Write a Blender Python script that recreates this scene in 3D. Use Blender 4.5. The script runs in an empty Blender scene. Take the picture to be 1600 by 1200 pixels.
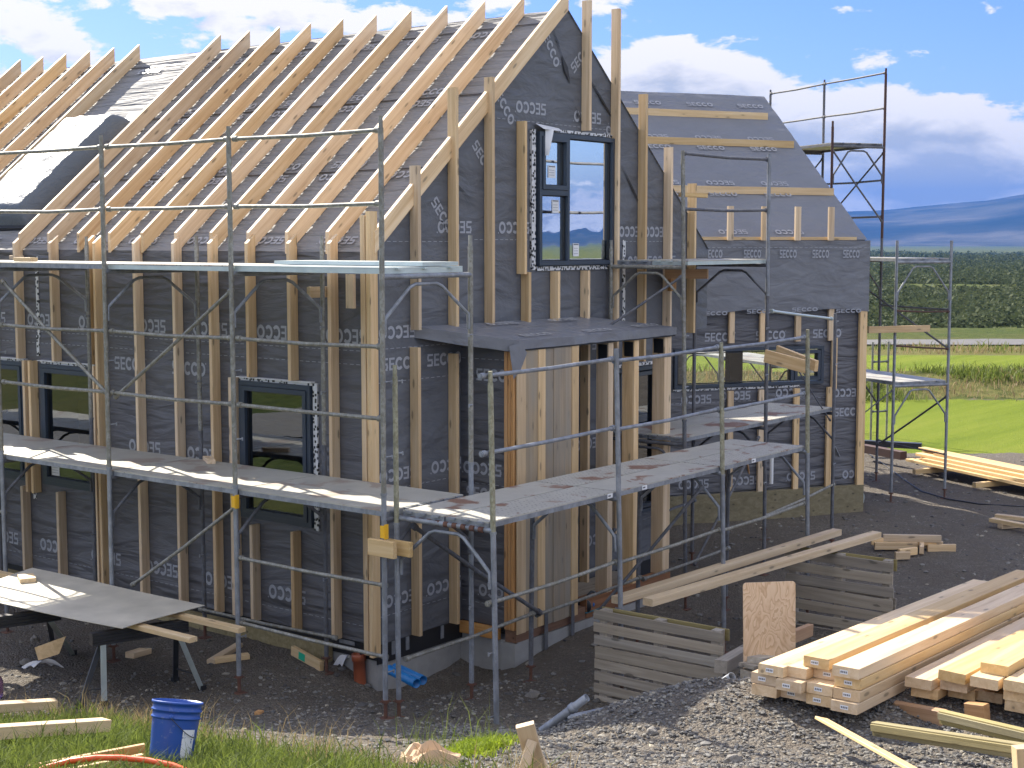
import bpy, bmesh, math, random
import numpy as np
from mathutils import Vector, Matrix, noise
random.seed(11); rng = np.random.default_rng(5)
sc = bpy.context.scene; COL = sc.collection
R = math.radians

# ---------------------------------------------------------------- camera
FP, PI_, YA = 2303.5, .0962, .9175            # focal length in photo pixels, pitch, yaw
FW = Vector((math.sin(YA)*math.cos(PI_), math.cos(YA)*math.cos(PI_), -math.sin(PI_)))
RT = FW.cross(Vector((0, 0, 1))).normalized(); UP = RT.cross(FW)
CAM = Vector((-10.847, -10.033, 4.6))
cd = bpy.data.cameras.new('camera'); cam = bpy.data.objects.new('camera', cd); COL.objects.link(cam)
cam.matrix_world = Matrix(((RT.x, UP.x, -FW.x, CAM.x), (RT.y, UP.y, -FW.y, CAM.y), (RT.z, UP.z, -FW.z, CAM.z), (0, 0, 0, 1)))
cd.sensor_width = 36; cd.lens = FP*36/1600; cd.clip_start = .1; cd.clip_end = 60000
sc.camera = cam
# ---------------------------------------------------------------- view, sky, sun
sc.view_settings.view_transform = 'Standard'; sc.view_settings.look = 'None'
sc.view_settings.exposure = 1.9; sc.view_settings.gamma = 1
sc.render.engine = 'CYCLES'
sc.cycles.use_denoising = True
sc.cycles.max_bounces = 6; sc.cycles.transparent_max_bounces = 12; sc.cycles.volume_bounces = 0
SUN = Vector((.42, 1.25, 1.0)).normalized()
SUN_EL = math.asin(SUN.z); SUN_AZ = math.atan2(SUN.x, SUN.y)
W = bpy.data.worlds.new('World'); sc.world = W; W.use_nodes = True


def ray(px, py): return FW + RT*((px-800)/FP) - UP*((py-600)/FP)


def wnode(nt, t, **kw):
    n = nt.nodes.new(t)
    for k, v in kw.items(): setattr(n, k, v)
    return n


def math_(nt, op, a, b=None, c=None, clamp=False):
    n = nt.nodes.new('ShaderNodeMath'); n.operation = op; n.use_clamp = clamp
    for i, v in enumerate((a, b, c)):
        if v is None: continue
        if hasattr(v, 'is_linked'): nt.links.new(v, n.inputs[i])
        else: n.inputs[i].default_value = v
    return n.outputs[0]


def build_world():
    nt = W.node_tree; nt.nodes.clear(); L = nt.links.new
    out = wnode(nt, 'ShaderNodeOutputWorld'); bg = wnode(nt, 'ShaderNodeBackground')
    sky = wnode(nt, 'ShaderNodeTexSky', sky_type='NISHITA', sun_disc=False, sun_elevation=SUN_EL, sun_rotation=SUN_AZ)
    sky.altitude = 100; sky.air_density = 1.0; sky.dust_density = .6; sky.ozone_density = 2.2
    tc = wnode(nt, 'ShaderNodeTexCoord'); d = tc.outputs['Generated']

    def vmath(op, a, b=None):
        n = wnode(nt, 'ShaderNodeVectorMath', operation=op)
        for i, v in enumerate((a, b)):
            if v is None: continue
            if hasattr(v, 'is_linked'): L(v, n.inputs[i])
            else: n.inputs[i].default_value = v
        return n

    def dens(vec, tag):
        st = vmath('MULTIPLY', vec, (1, 1, 2.6)).outputs[0]
        n = wnode(nt, 'ShaderNodeTexNoise'); n.inputs['Scale'].default_value = 15.0
        n.inputs['Detail'].default_value = 9; n.inputs['Roughness'].default_value = .60; n.inputs['Distortion'].default_value = .25
        L(st, n.inputs['Vector'])
        n2 = wnode(nt, 'ShaderNodeTexNoise'); n2.inputs['Scale'].default_value = 4.5; n2.inputs['Detail'].default_value = 3
        L(vmath('ADD', st, (3.1, 1.7, 0)).outputs[0], n2.inputs['Vector'])
        v = math_(nt, 'ADD', math_(nt, 'ADD', math_(nt, 'MULTIPLY', n.outputs[0], 1.25), math_(nt, 'MULTIPLY', n2.outputs[0], .25)), -.25)
        # banks of cloud by direction and size; last one unseen, added for the gable window
        for (px, py, ax, az, amp) in BANKS+[(None, (.80, -.59, .07), .45, .12, .07)]:
            b = ray(px, py).normalized() if px is not None else Vector(py).normalized()
            df = vmath('MULTIPLY', vmath('SUBTRACT', vec, tuple(b)).outputs[0], (1/ax, 1/ax, 1/az))
            ln = vmath('LENGTH', df.outputs[0]).outputs['Value']
            g = math_(nt, 'EXPONENT', math_(nt, 'MULTIPLY', math_(nt, 'MULTIPLY', ln, ln), -1.0))
            v = math_(nt, 'ADD', v, math_(nt, 'MULTIPLY', g, amp))
        return v
    BANKS = [(1100, 125, .080, .038, .22), (1020, 110, .040, .022, .10), (1190, 175, .080, .036, .21), (1000, 160, .06, .03, .16), (1290, 215, .035, .022, .13), (1420, 200, .065, .022, .25), (1520, 212, .055, .018, .22), (1340, 225, .03, .018, .10),
             (1500, 245, .080, .013, .22), (1350, 265, .06, .012, .16), (1400, 262, .06, .008, .10), (1560, 270, .05, .008, .12), (1450, 295, .14, .012, .22), (1380, 325, .20, .010, .24), (1560, 320, .12, .010, .20), (1380, 60, .012, .006, .10), (1440, 45, .016, .007, .10), (1355, 80, .016, .007, .10), (1432, 84, .010, .006, .11),
             (330, 12, .095, .018, .21), (450, 22, .05, .014, .12), (60, 60, .065, .028, .22), (30, 25, .05, .014, .10), (120, 70, .03, .02, .10), (370, 55, .022, .009, .13), (600, 42, .065, .013, .17), (690, 25, .05, .010, .10), (780, 10, .04, .010, .10), (250, 72, .010, .007, .10), (300, 95, .02, .006, .10),
             (1450, 60, .16, .040, -.09), (1250, 30, .12, .022, -.09), (200, 85, .03, .014, -.10), (560, 0, .05, .009, -.08), (170, 40, .02, .02, -.05), (1560, 130, .06, .02, -.06), (1000, 40, .05, .015, -.06)]
    v0 = dens(d, 'a')
    up = vmath('ADD', d, (-.004, .004, .013)).outputs[0]
    v1 = dens(up, 'b')
    m = wnode(nt, 'ShaderNodeMapRange', interpolation_type='SMOOTHSTEP'); m.inputs['From Min'].default_value = .56; m.inputs['From Max'].default_value = .66
    L(v0, m.inputs['Value'])
    s = wnode(nt, 'ShaderNodeMapRange'); s.inputs['From Min'].default_value = .70; s.inputs['From Max'].default_value = 1.0
    L(v1, s.inputs['Value'])
    # clouds behind the camera brightened and thickened as added fill for the shaded walls
    beh_fill = wnode(nt, 'ShaderNodeMapRange', interpolation_type='SMOOTHSTEP'); beh_fill.inputs['From Min'].default_value = .82; beh_fill.inputs['From Max'].default_value = -.05
    L(vmath('DOT_PRODUCT', d, (FW.x, FW.y, 0)).outputs['Value'], beh_fill.inputs['Value'])
    cc = wnode(nt, 'ShaderNodeMix', data_type='RGBA')
    L(s.outputs[0], cc.inputs['Factor'])
    lit = wnode(nt, 'ShaderNodeMix', data_type='RGBA'); L(beh_fill.outputs[0], lit.inputs['Factor']); lit.inputs['A'].default_value = (7.2, 6.7, 5.9, 1); lit.inputs['B'].default_value = (14.0, 13.6, 13.0, 1)
    shd = wnode(nt, 'ShaderNodeMix', data_type='RGBA'); L(beh_fill.outputs[0], shd.inputs['Factor']); shd.inputs['A'].default_value = (3.9, 3.9, 3.75, 1); shd.inputs['B'].default_value = (8.0, 8.2, 8.5, 1)
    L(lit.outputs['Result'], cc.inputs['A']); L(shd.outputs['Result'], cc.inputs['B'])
    v0 = math_(nt, 'ADD', v0, math_(nt, 'MULTIPLY', beh_fill.outputs[0], .10)); L(v0, m.inputs['Value'])
    # the sky itself, a little deeper and bluer than the model gives it this near the horizon
    tint = wnode(nt, 'ShaderNodeMix', data_type='RGBA', blend_type='MULTIPLY'); tint.inputs['Factor'].default_value = 1
    L(sky.outputs[0], tint.inputs['A']); tint.inputs['B'].default_value = (.36, .51, 1.0, 1)
    tb = wnode(nt, 'ShaderNodeMix', data_type='RGBA'); L(beh_fill.outputs[0], tb.inputs['Factor']); tb.inputs['A'].default_value = (.42, .54, 1.02, 1); tb.inputs['B'].default_value = (.85, 1.02, 1.4, 1); L(tb.outputs['Result'], tint.inputs['B'])  # unseen sky behind the camera lightened to pale the gable window's reflection
    mx = wnode(nt, 'ShaderNodeMix', data_type='RGBA')
    L(math_(nt, 'MULTIPLY', m.outputs[0], .93), mx.inputs['Factor']); # paler towards the horizon
    zz = wnode(nt, 'ShaderNodeSeparateXYZ'); L(d, zz.inputs[0])
    lowf = math_(nt, 'EXPONENT', math_(nt, 'MULTIPLY', math_(nt, 'MAXIMUM', zz.outputs[2], 0.0), -13.0))
    pale = wnode(nt, 'ShaderNodeMix', data_type='RGBA', blend_type='MULTIPLY'); pale.inputs['Factor'].default_value = 1; L(tint.outputs['Result'], pale.inputs['A'])
    pc = wnode(nt, 'ShaderNodeMix', data_type='RGBA'); L(lowf, pc.inputs['Factor']); pc.inputs['A'].default_value = (1.0, 1.0, 1.0, 1); pc.inputs['B'].default_value = (2.2, 1.7, 1.3, 1); L(pc.outputs['Result'], pale.inputs['B'])
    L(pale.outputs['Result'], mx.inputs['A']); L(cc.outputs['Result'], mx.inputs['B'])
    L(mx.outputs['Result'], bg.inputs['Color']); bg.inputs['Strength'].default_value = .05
    L(bg.outputs[0], out.inputs['Surface'])


build_world()
sl = bpy.data.lights.new('sun', 'SUN'); sl.energy = 3.5; sl.angle = R(.5); sl.color = (1, .93, .80)
so = bpy.data.objects.new('sun', sl); COL.objects.link(so)
so.rotation_euler = SUN.to_track_quat('Z', 'Y').to_euler(); so.location = (0, 0, 30)

# ---------------------------------------------------------------- rays and ground


def on_x(px, py, c): d = ray(px, py); return CAM + d*((c-CAM.x)/d.x)
def on_y(px, py, c): d = ray(px, py); return CAM + d*((c-CAM.y)/d.y)
def on_z(px, py, c): d = ray(px, py); return CAM + d*((c-CAM.z)/d.z)
def on_plane(px, py, p, n): d = ray(px, py); return CAM + d*((p-CAM).dot(n)/d.dot(n))
def at_depth(px, py, s): return CAM + ray(px, py)*s


FH = Vector((FW.x, FW.y, 0)).normalized()


def smooth(a, b, x):
    t = min(1, max(0, (x-a)/(b-a))); return t*t*(3-2*t)


def gz(x, y, fine=True):
    dx, dy = x-CAM.x, y-CAM.y
    s = dx*FH.x+dy*FH.y; l = dx*RT.x+dy*RT.y
    t = 13.1-s
    soft = .5*(t+math.sqrt(t*t+.35))
    h = .26+min(.27*soft, 2.75)
    h += .44*math.exp(-((s-10.35)/1.0)**2)*smooth(-.25, 1.5, l)*(1-smooth(4.5, 8, l))
    h -= .42*math.exp(-(((x-.55)/1.15)**2+((y+.30)/.62)**2))
    h -= .10*math.exp(-(((x-3.5)/1.5)**2+((y+1.6)/.6)**2))
    if s > 20:
        h -= .25*smooth(22, 40, s)
        h += .48*smooth(42.5, 46.5, s) - .15*smooth(64, 72, s) - 2.3*smooth(70, 105, s) - .0046*max(0, min(s, 1400)-105)
    if s < -6: h -= 1.2*smooth(6, 30, -s)
    # banks of the valley behind and to the side of the photographer
    if l < -22: h += 2.5*smooth(22, 60, -l)*(1-smooth(10, 60, s))
    if fine:
        h += .035*noise.noise(Vector((x*.9, y*.9, 0)))+.018*noise.noise(Vector((x*3.1, y*3.1, 5)))
    return h


def on_g(px, py, dz=0):
    d = ray(px, py); t = 5.0
    for i in range(4000):
        p = CAM+d*t
        if p.z <= gz(p.x, p.y)+dz: break
        t += .02 if t < 40 else .2
    return p

# ---------------------------------------------------------------- materials


def new_mat(name):
    m = bpy.data.materials.new(name); m.use_nodes = True
    nt = m.node_tree; b = nt.nodes['Principled BSDF']
    return m, nt, b


def ramp(nt, fac, stops):
    r = nt.nodes.new('ShaderNodeValToRGB'); e = r.color_ramp.elements
    e[0].position, e[0].color = stops[0][0], (*stops[0][1], 1); e[1].position, e[1].color = stops[-1][0], (*stops[-1][1], 1)
    for p, c in stops[1:-1]:
        q = e.new(p); q.color = (*c, 1)
    nt.links.new(fac, r.inputs[0]); return r.outputs[0]


def obj_coord(nt, scale=(1, 1, 1), rnd=True):
    tc = nt.nodes.new('ShaderNodeTexCoord'); mp = nt.nodes.new('ShaderNodeMapping')
    mp.inputs['Scale'].default_value = scale
    nt.links.new(tc.outputs['Object'], mp.inputs['Vector'])
    if rnd:
        oi = nt.nodes.new('ShaderNodeObjectInfo')
        c = nt.nodes.new('ShaderNodeCombineXYZ')
        for i in range(3): nt.links.new(math_(nt, 'MULTIPLY', oi.outputs['Random'], (37., 91., 53.)[i]), c.inputs[i])
        nt.links.new(c.outputs[0], mp.inputs['Location'])
        return mp.outputs[0], oi.outputs['Random']
    return mp.outputs[0], None


def noise_(nt, vec, scale, detail=4, rough=.55, dist=0):
    n = nt.nodes.new('ShaderNodeTexNoise'); n.inputs['Scale'].default_value = scale; n.inputs['Detail'].default_value = detail
    n.inputs['Roughness'].default_value = rough; n.inputs['Distortion'].default_value = dist
    nt.links.new(vec, n.inputs['Vector']); return n.outputs[0]


def mixc(nt, fac, a, b, mode='MIX'):
    n = nt.nodes.new('ShaderNodeMix'); n.data_type = 'RGBA'; n.blend_type = mode
    for k, v in (('Factor', fac), ('A', a), ('B', b)):
        if hasattr(v, 'is_linked'): nt.links.new(v, n.inputs[k])
        else: n.inputs[k].default_value = v if k == 'Factor' else (*v, 1)
    return n.outputs['Result']


def bump(nt, b, h, strength, dist):
    n = nt.nodes.new('ShaderNodeBump'); n.inputs['Strength'].default_value = strength; n.inputs['Distance'].default_value = dist
    nt.links.new(h, n.inputs['Height']); nt.links.new(n.outputs[0], b.inputs['Normal'])


def wood(name, c1, c2, c3, knots=True, rough=.62, grey=None, vary=.35, end=None):
    """sawn timber, grain along the object's own x axis"""
    m, nt, b = new_mat(name); L = nt.links.new
    v, rnd = obj_coord(nt, (.7, 16, 16))
    g = noise_(nt, v, 1.0, 5, .6, .7)
    fine, _ = obj_coord(nt, (2.5, 120, 120)); f = noise_(nt, fine, 1.0, 3)
    col = ramp(nt, math_(nt, 'ADD', math_(nt, 'MULTIPLY', g, .8), math_(nt, 'MULTIPLY', f, .2)), [(.3, c1), (.5, c2), (.68, c3)])
    bl, _ = obj_coord(nt, (.9, 3, 3)); blot = noise_(nt, bl, 1.0, 3)
    col = mixc(nt, math_(nt, 'MULTIPLY', blot, .35), col, tuple(x*.72 for x in c1))
    if knots:
        kv, _ = obj_coord(nt, (3.4, 12, 12))
        vo = nt.nodes.new('ShaderNodeTexVoronoi'); vo.inputs['Scale'].default_value = 1; L(kv, vo.inputs['Vector'])
        keep = math_(nt, 'GREATER_THAN', nt.nodes.new('ShaderNodeSeparateColor').outputs[0], .48)
        sep = keep.node.inputs[0].links[0].from_node; L(vo.outputs['Color'], sep.inputs[0])
        mr = nt.nodes.new('ShaderNodeMapRange'); mr.inputs['From Min'].default_value = .19; mr.inputs['From Max'].default_value = .12
        L(vo.outputs['Distance'], mr.inputs['Value'])
        col = mixc(nt, math_(nt, 'MULTIPLY', math_(nt, 'MULTIPLY', mr.outputs[0], keep), .85), col, tuple(x*.25 for x in c2))
        mr2 = nt.nodes.new('ShaderNodeMapRange'); mr2.inputs['From Min'].default_value = .34; mr2.inputs['From Max'].default_value = .14
        L(vo.outputs['Distance'], mr2.inputs['Value'])
        col = mixc(nt, math_(nt, 'MULTIPLY', math_(nt, 'MULTIPLY', mr2.outputs[0], keep), .30), col, tuple(x*.62 for x in c2))
    if grey:
        gv, _ = obj_coord(nt, (.8, 5, 5)); gn = noise_(nt, gv, 1.0, 4)
        col = mixc(nt, ramp(nt, gn, [(.38, (0, 0, 0)), (.62, (1, 1, 1))]), col, grey)
    hs = nt.nodes.new('ShaderNodeHueSaturation'); L(col, hs.inputs['Color'])
    L(math_(nt, 'ADD', math_(nt, 'MULTIPLY', rnd, vary), 1-vary/2), hs.inputs['Value'])
    L(math_(nt, 'ADD', math_(nt, 'MULTIPLY', math_(nt, 'FRACT', math_(nt, 'MULTIPLY', rnd, 7.31)), .3), .85), hs.inputs['Saturation'])
    L(hs.outputs[0], b.inputs['Base Color']); b.inputs['Roughness'].default_value = rough
    bump(nt, b, f, .25, .002)
    return m


M = {}
M['pine'] = wood('pine', (.50, .325, .17), (.69, .505, .30), (.79, .615, .405))
M['pine_pale'] = wood('pine_pale', (.50, .33, .155), (.64, .455, .235), (.74, .565, .335))
M['larch'] = wood('larch', (.36, .18, .075), (.52, .29, .13), (.62, .38, .19))
M['beam'] = wood('beam', (.46, .31, .16), (.60, .44, .25), (.68, .52, .33), knots=True)
M['grey_wood'] = wood('grey_wood', (.23, .195, .15), (.35, .30, .235), (.46, .41, .33), rough=.85)
M['clad'] = wood('clad', (.20, .145, .09), (.33, .25, .16), (.45, .35, .23), rough=.8, grey=(.26, .225, .175), vary=.5)
M['clad_new'] = wood('clad_new', (.44, .30, .16), (.57, .41, .235), (.66, .50, .31))
M['green_wood'] = wood('green_wood', (.20, .16, .065), (.31, .255, .115), (.41, .345, .18), rough=.75)
M['plinth_wood'] = wood('plinth_wood', (.17, .14, .07), (.25, .205, .11), (.33, .28, .165), rough=.8)
M['red_wood'] = wood('red_wood', (.15, .07, .035), (.23, .115, .06), (.32, .17, .10), rough=.7)


def plain(name, col, rough=.6, metal=0, spec=.5, n_scale=0, n_amt=.15, bmp=0):
    m, nt, b = new_mat(name)
    b.inputs['Base Color'].default_value = (*col, 1); b.inputs['Roughness'].default_value = rough; b.inputs['Metallic'].default_value = metal
    b.inputs['Specular IOR Level'].default_value = spec
    if n_scale:
        v, _ = obj_coord(nt, (1, 1, 1)); n = noise_(nt, v, n_scale, 5)
        nt.links.new(mixc(nt, n, tuple(c*(1-n_amt*2) for c in col), tuple(min(1, c*(1+n_amt*2)) for c in col)), b.inputs['Base Color'])
        if bmp: bump(nt, b, n, bmp, .004)
    return m


def plywood():
    m, nt, b = new_mat('plywood'); L = nt.links.new
    v, rnd = obj_coord(nt, (1.3, 3.2, 1.3))
    n = noise_(nt, v, 1.7, 3, .5, .6)
    wv = math_(nt, 'FRACT', math_(nt, 'MULTIPLY', n, 13.))
    col = ramp(nt, wv, [(0, (.80, .57, .36)), (.55, (.74, .50, .30)), (.85, (.60, .37, .20)), (1, (.78, .54, .34))])
    L(col, b.inputs['Base Color']); b.inputs['Roughness'].default_value = .6
    return m


M['ply'] = plywood()


def membrane(name, base, wr=(1.2, 1.2, 9), strength=.35, dist=.02, rough=.55, sheen=0):
    m, nt, b = new_mat(name); L = nt.links.new
    v, _ = obj_coord(nt, (1, 1, 1), False)
    big = noise_(nt, v, 1.3, 4); weave = noise_(nt, v, 140, 2)
    col = mixc(nt, big, tuple(c*.82 for c in base), tuple(c*1.2 for c in base))
    col = mixc(nt, math_(nt, 'MULTIPLY', weave, .3), col, tuple(c*.7 for c in base))
    L(col, b.inputs['Base Color']); b.inputs['Roughness'].default_value = rough; b.inputs['Specular IOR Level'].default_value = .4 if name != 'roof_membrane' else .12
    w1, _ = obj_coord(nt, wr, False); n1 = noise_(nt, w1, 1.0, 4, .5, .6)
    w2, _ = obj_coord(nt, tuple(x*.45 for x in wr), False); n2 = noise_(nt, w2, 1.0, 2, .5, 1.2)
    h = math_(nt, 'ADD', math_(nt, 'MULTIPLY', n1, .6), n2)
    bump(nt, b, h, strength, dist)
    return m


M['wall_membrane'] = membrane('wall_membrane', (.120, .119, .128), (1.3, 1.3, 7), 1, .10)
M['gable_membrane'] = membrane('gable_membrane', (.116, .121, .134), (1.6, 1.6, 4), 1, .09)
M['roof_membrane'] = membrane('roof_membrane', (.245, .24, .238), (11, .9, 11), 1, .13, .75)
M['wing_membrane'] = membrane('wing_membrane', (.165, .17, .185), (2.2, 2.2, 5), 1, .045, .5)
M['canopy_membrane'] = membrane('canopy_membrane', (.175, .18, .20), (2, 3, 3), 1, .06, .42)
M['print'] = plain('print', (.32, .33, .36), .55)
M['print_faint'] = plain('print_faint', (.33, .33, .34), .55)
M['black'] = plain('black', (.012, .012, .014), .45)
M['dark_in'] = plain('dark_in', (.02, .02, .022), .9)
M['win_frame'] = plain('win_frame', (.030, .042, .062), .38)
M['gasket'] = plain('gasket', (.01, .01, .012), .5)
M['paper'] = plain('paper', (.72, .72, .72), .7)
M['ink'] = plain('ink', (.12, .12, .14), .7)
M['white_sheet'] = plain('white_sheet', (.70, .70, .72), .4)
M['concrete'] = plain('concrete', (.30, .295, .285), .85, n_scale=6, n_amt=.13, bmp=.3)
M['steel_dark'] = plain('steel_dark', (.045, .048, .055), .45, .3)
M['black_plastic'] = plain('black_plastic', (.018, .018, .020), .42)
M['yellow'] = plain('yellow', (.75, .42, .02), .5)
M['orange_hose'] = plain('orange_hose', (.78, .11, .03), .38)
M['brown_pipe'] = plain('brown_pipe', (.36, .10, .045), .4)
M['blue_pipe'] = plain('blue_pipe', (.01, .15, .40), .35)
M['teal'] = plain('teal', (.01, .16, .22), .4)
M['saw_blue'] = plain('saw_blue', (.015, .12, .36), .4)
M['cardboard'] = plain('cardboard', (.48, .33, .20), .8, n_scale=8, n_amt=.07)
M['green_sticker'] = plain('green_sticker', (.01, .38, .22), .5)
M['rock'] = plain('rock', (.19, .175, .155), .9, n_scale=9, n_amt=.22, bmp=.5)
M['red_steel'] = plain('red_steel', (.075, .038, .03), .7, .1)
M['rust'] = plain('rust', (.11, .05, .032), .85, n_scale=20, n_amt=.25)


def steel(name, base, stain, amt, rough=.55, metal=.3, sc1=9):
    m, nt, b = new_mat(name); L = nt.links.new
    v, _ = obj_coord(nt, (1, 1, .7))
    n = noise_(nt, v, sc1, 5, .65); n2 = noise_(nt, v, 45, 3)
    col = mixc(nt, ramp(nt, n, [(.4, (0, 0, 0)), (.6, (1, 1, 1))]), tuple(c*.78 for c in base), tuple(min(1, c*1.2) for c in base))
    col = mixc(nt, math_(nt, 'MULTIPLY', ramp(nt, n2, [(.45, (0, 0, 0)), (.62, (1, 1, 1))]), amt), col, stain)
    L(col, b.inputs['Base Color']); b.inputs['Metallic'].default_value = metal; b.inputs['Roughness'].default_value = rough
    bump(nt, b, n2, .15, .002)
    return m


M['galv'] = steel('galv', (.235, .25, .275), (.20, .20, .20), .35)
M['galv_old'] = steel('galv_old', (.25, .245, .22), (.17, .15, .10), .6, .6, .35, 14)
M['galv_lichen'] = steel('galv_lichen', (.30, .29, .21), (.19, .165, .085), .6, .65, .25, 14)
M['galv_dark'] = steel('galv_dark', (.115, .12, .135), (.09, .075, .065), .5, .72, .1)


def deck_mat(name, base, rustamt):
    m, nt, b = new_mat(name); L = nt.links.new
    v, _ = obj_coord(nt, (1, 1, 1)); st, _ = obj_coord(nt, (3, .9, 3)); st2, _ = obj_coord(nt, (.9, 3, 3))
    n = noise_(nt, v, 4, 6, .65); fine = noise_(nt, v, 60, 3)
    col = mixc(nt, n, tuple(c*.72 for c in base), tuple(c*1.18 for c in base))
    col = mixc(nt, math_(nt, 'MULTIPLY', fine, .3), col, tuple(c*.6 for c in base))
    r = noise_(nt, v, 1.9, 6, .6, .4)
    col = mixc(nt, math_(nt, 'MULTIPLY', ramp(nt, r, [(.56, (0, 0, 0)), (.60, (1, 1, 1))]), rustamt), col, (.20, .085, .045))
    vo = nt.nodes.new('ShaderNodeTexVoronoi'); vo.inputs['Scale'].default_value = 17; vo.inputs['Randomness'].default_value = .25; L(v, vo.inputs['Vector'])
    mr = nt.nodes.new('ShaderNodeMapRange'); mr.inputs['From Min'].default_value = .20; mr.inputs['From Max'].default_value = .13; L(vo.outputs['Distance'], mr.inputs['Value'])
    col = mixc(nt, math_(nt, 'MULTIPLY', mr.outputs[0], .75), col, (.07, .065, .06))
    L(col, b.inputs['Base Color']); b.inputs['Roughness'].default_value = .52; b.inputs['Metallic'].default_value = .15
    bump(nt, b, fine, .3, .002)
    return m


M['deck'] = deck_mat('deck', (.45, .43, .37), .4)
M['deck_rust'] = deck_mat('deck_rust', (.46, .44, .385), .85)
M['deck_alu'] = plain('deck_alu', (.50, .56, .55), .38, .5, n_scale=7, n_amt=.1)
M['sheet'] = plain('sheet', (.46, .42, .34), .55, .0, n_scale=2.5, n_amt=.22)


def tape_mat():
    m, nt, b = new_mat('tape'); L = nt.links.new
    v, _ = obj_coord(nt, (1, 1, 1)); vo = nt.nodes.new('ShaderNodeTexVoronoi'); vo.distance = 'CHEBYCHEV'; vo.inputs['Scale'].default_value = 26; L(v, vo.inputs['Vector'])
    f = math_(nt, 'GREATER_THAN', vo.outputs['Distance'], .34)
    L(mixc(nt, f, (.02, .02, .022), (.62, .62, .62)), b.inputs['Base Color']); b.inputs['Roughness'].default_value = .4
    return m


M['tape'] = tape_mat()


def glass_mat(name, refl, tint):
    m, nt, b = new_mat(name); L = nt.links.new; nt.nodes.remove(b)
    out = nt.nodes['Material Output']
    tr = nt.nodes.new('ShaderNodeBsdfTransparent'); tr.inputs[0].default_value = (*tint, 1)
    gl = nt.nodes.new('ShaderNodeBsdfGlossy'); gl.inputs['Roughness'].default_value = .008; gl.inputs['Color'].default_value = (.93, .97, 1, 1)
    fr = nt.nodes.new('ShaderNodeFresnel'); fr.inputs['IOR'].default_value = 1.5
    mx = nt.nodes.new('ShaderNodeMixShader')
    L(math_(nt, 'ADD', math_(nt, 'MULTIPLY', fr.outputs[0], .9), refl, clamp=True), mx.inputs[0])
    v, _ = obj_coord(nt, (1, 1, 1)); n = noise_(nt, v, 1.6, 2)
    bp = nt.nodes.new('ShaderNodeBump'); bp.inputs['Strength'].default_value = .03; bp.inputs['Distance'].default_value = .05
    L(n, bp.inputs['Height']); L(bp.outputs[0], gl.inputs['Normal'])
    L(tr.outputs[0], mx.inputs[1]); L(gl.outputs[0], mx.inputs[2]); L(mx.outputs[0], out.inputs['Surface'])
    return m


M['glass'] = glass_mat('glass', .80, (.5, .52, .52))
M['glass_clear'] = glass_mat('glass_clear', .06, (.86, .9, .88))
M['glass_ground'] = glass_mat('glass_ground', .15, (.35, .37, .36))


def wrap_mat():
    m, nt, b = new_mat('plastic_wrap'); L = nt.links.new
    v, _ = obj_coord(nt, (3, 5, 9), False); n = noise_(nt, v, 1.6, 5, .6, 1.0)
    b.inputs['Base Color'].default_value = (.085, .10, .12, 1); b.inputs['Roughness'].default_value = .55
    b.inputs['Coat Weight'].default_value = .08; b.inputs['Coat Roughness'].default_value = .25
    bump(nt, b, n, .6, .03); return m


M['wrap'] = wrap_mat()


def bucket_mat():
    m, nt, b = new_mat('bucket_blue'); L = nt.links.new
    v, _ = obj_coord(nt, (1, 1, 1)); n = noise_(nt, v, 18, 6, .7); n2 = noise_(nt, v, 5, 4)
    sep = nt.nodes.new('ShaderNodeSeparateXYZ'); L(v, sep.inputs[0])
    col = mixc(nt, n2, (.012, .055, .26), (.016, .075, .34))
    col = mixc(nt, math_(nt, 'MULTIPLY', ramp(nt, n, [(.58, (0, 0, 0)), (.68, (1, 1, 1))]), .35), col, (.25, .27, .32))
    L(col, b.inputs['Base Color']); b.inputs['Roughness'].default_value = .42; return m


M['bucket'] = bucket_mat()


def label_mat():
    m, nt, b = new_mat('torn_label'); L = nt.links.new
    v, _ = obj_coord(nt, (1, 1, 1)); n = noise_(nt, v, 26, 4)
    L(mixc(nt, ramp(nt, n, [(.36, (0, 0, 0)), (.42, (1, 1, 1))]), (.03, .08, .3), (.66, .67, .70)), b.inputs['Base Color']); return m


M['torn_label'] = label_mat()


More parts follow.
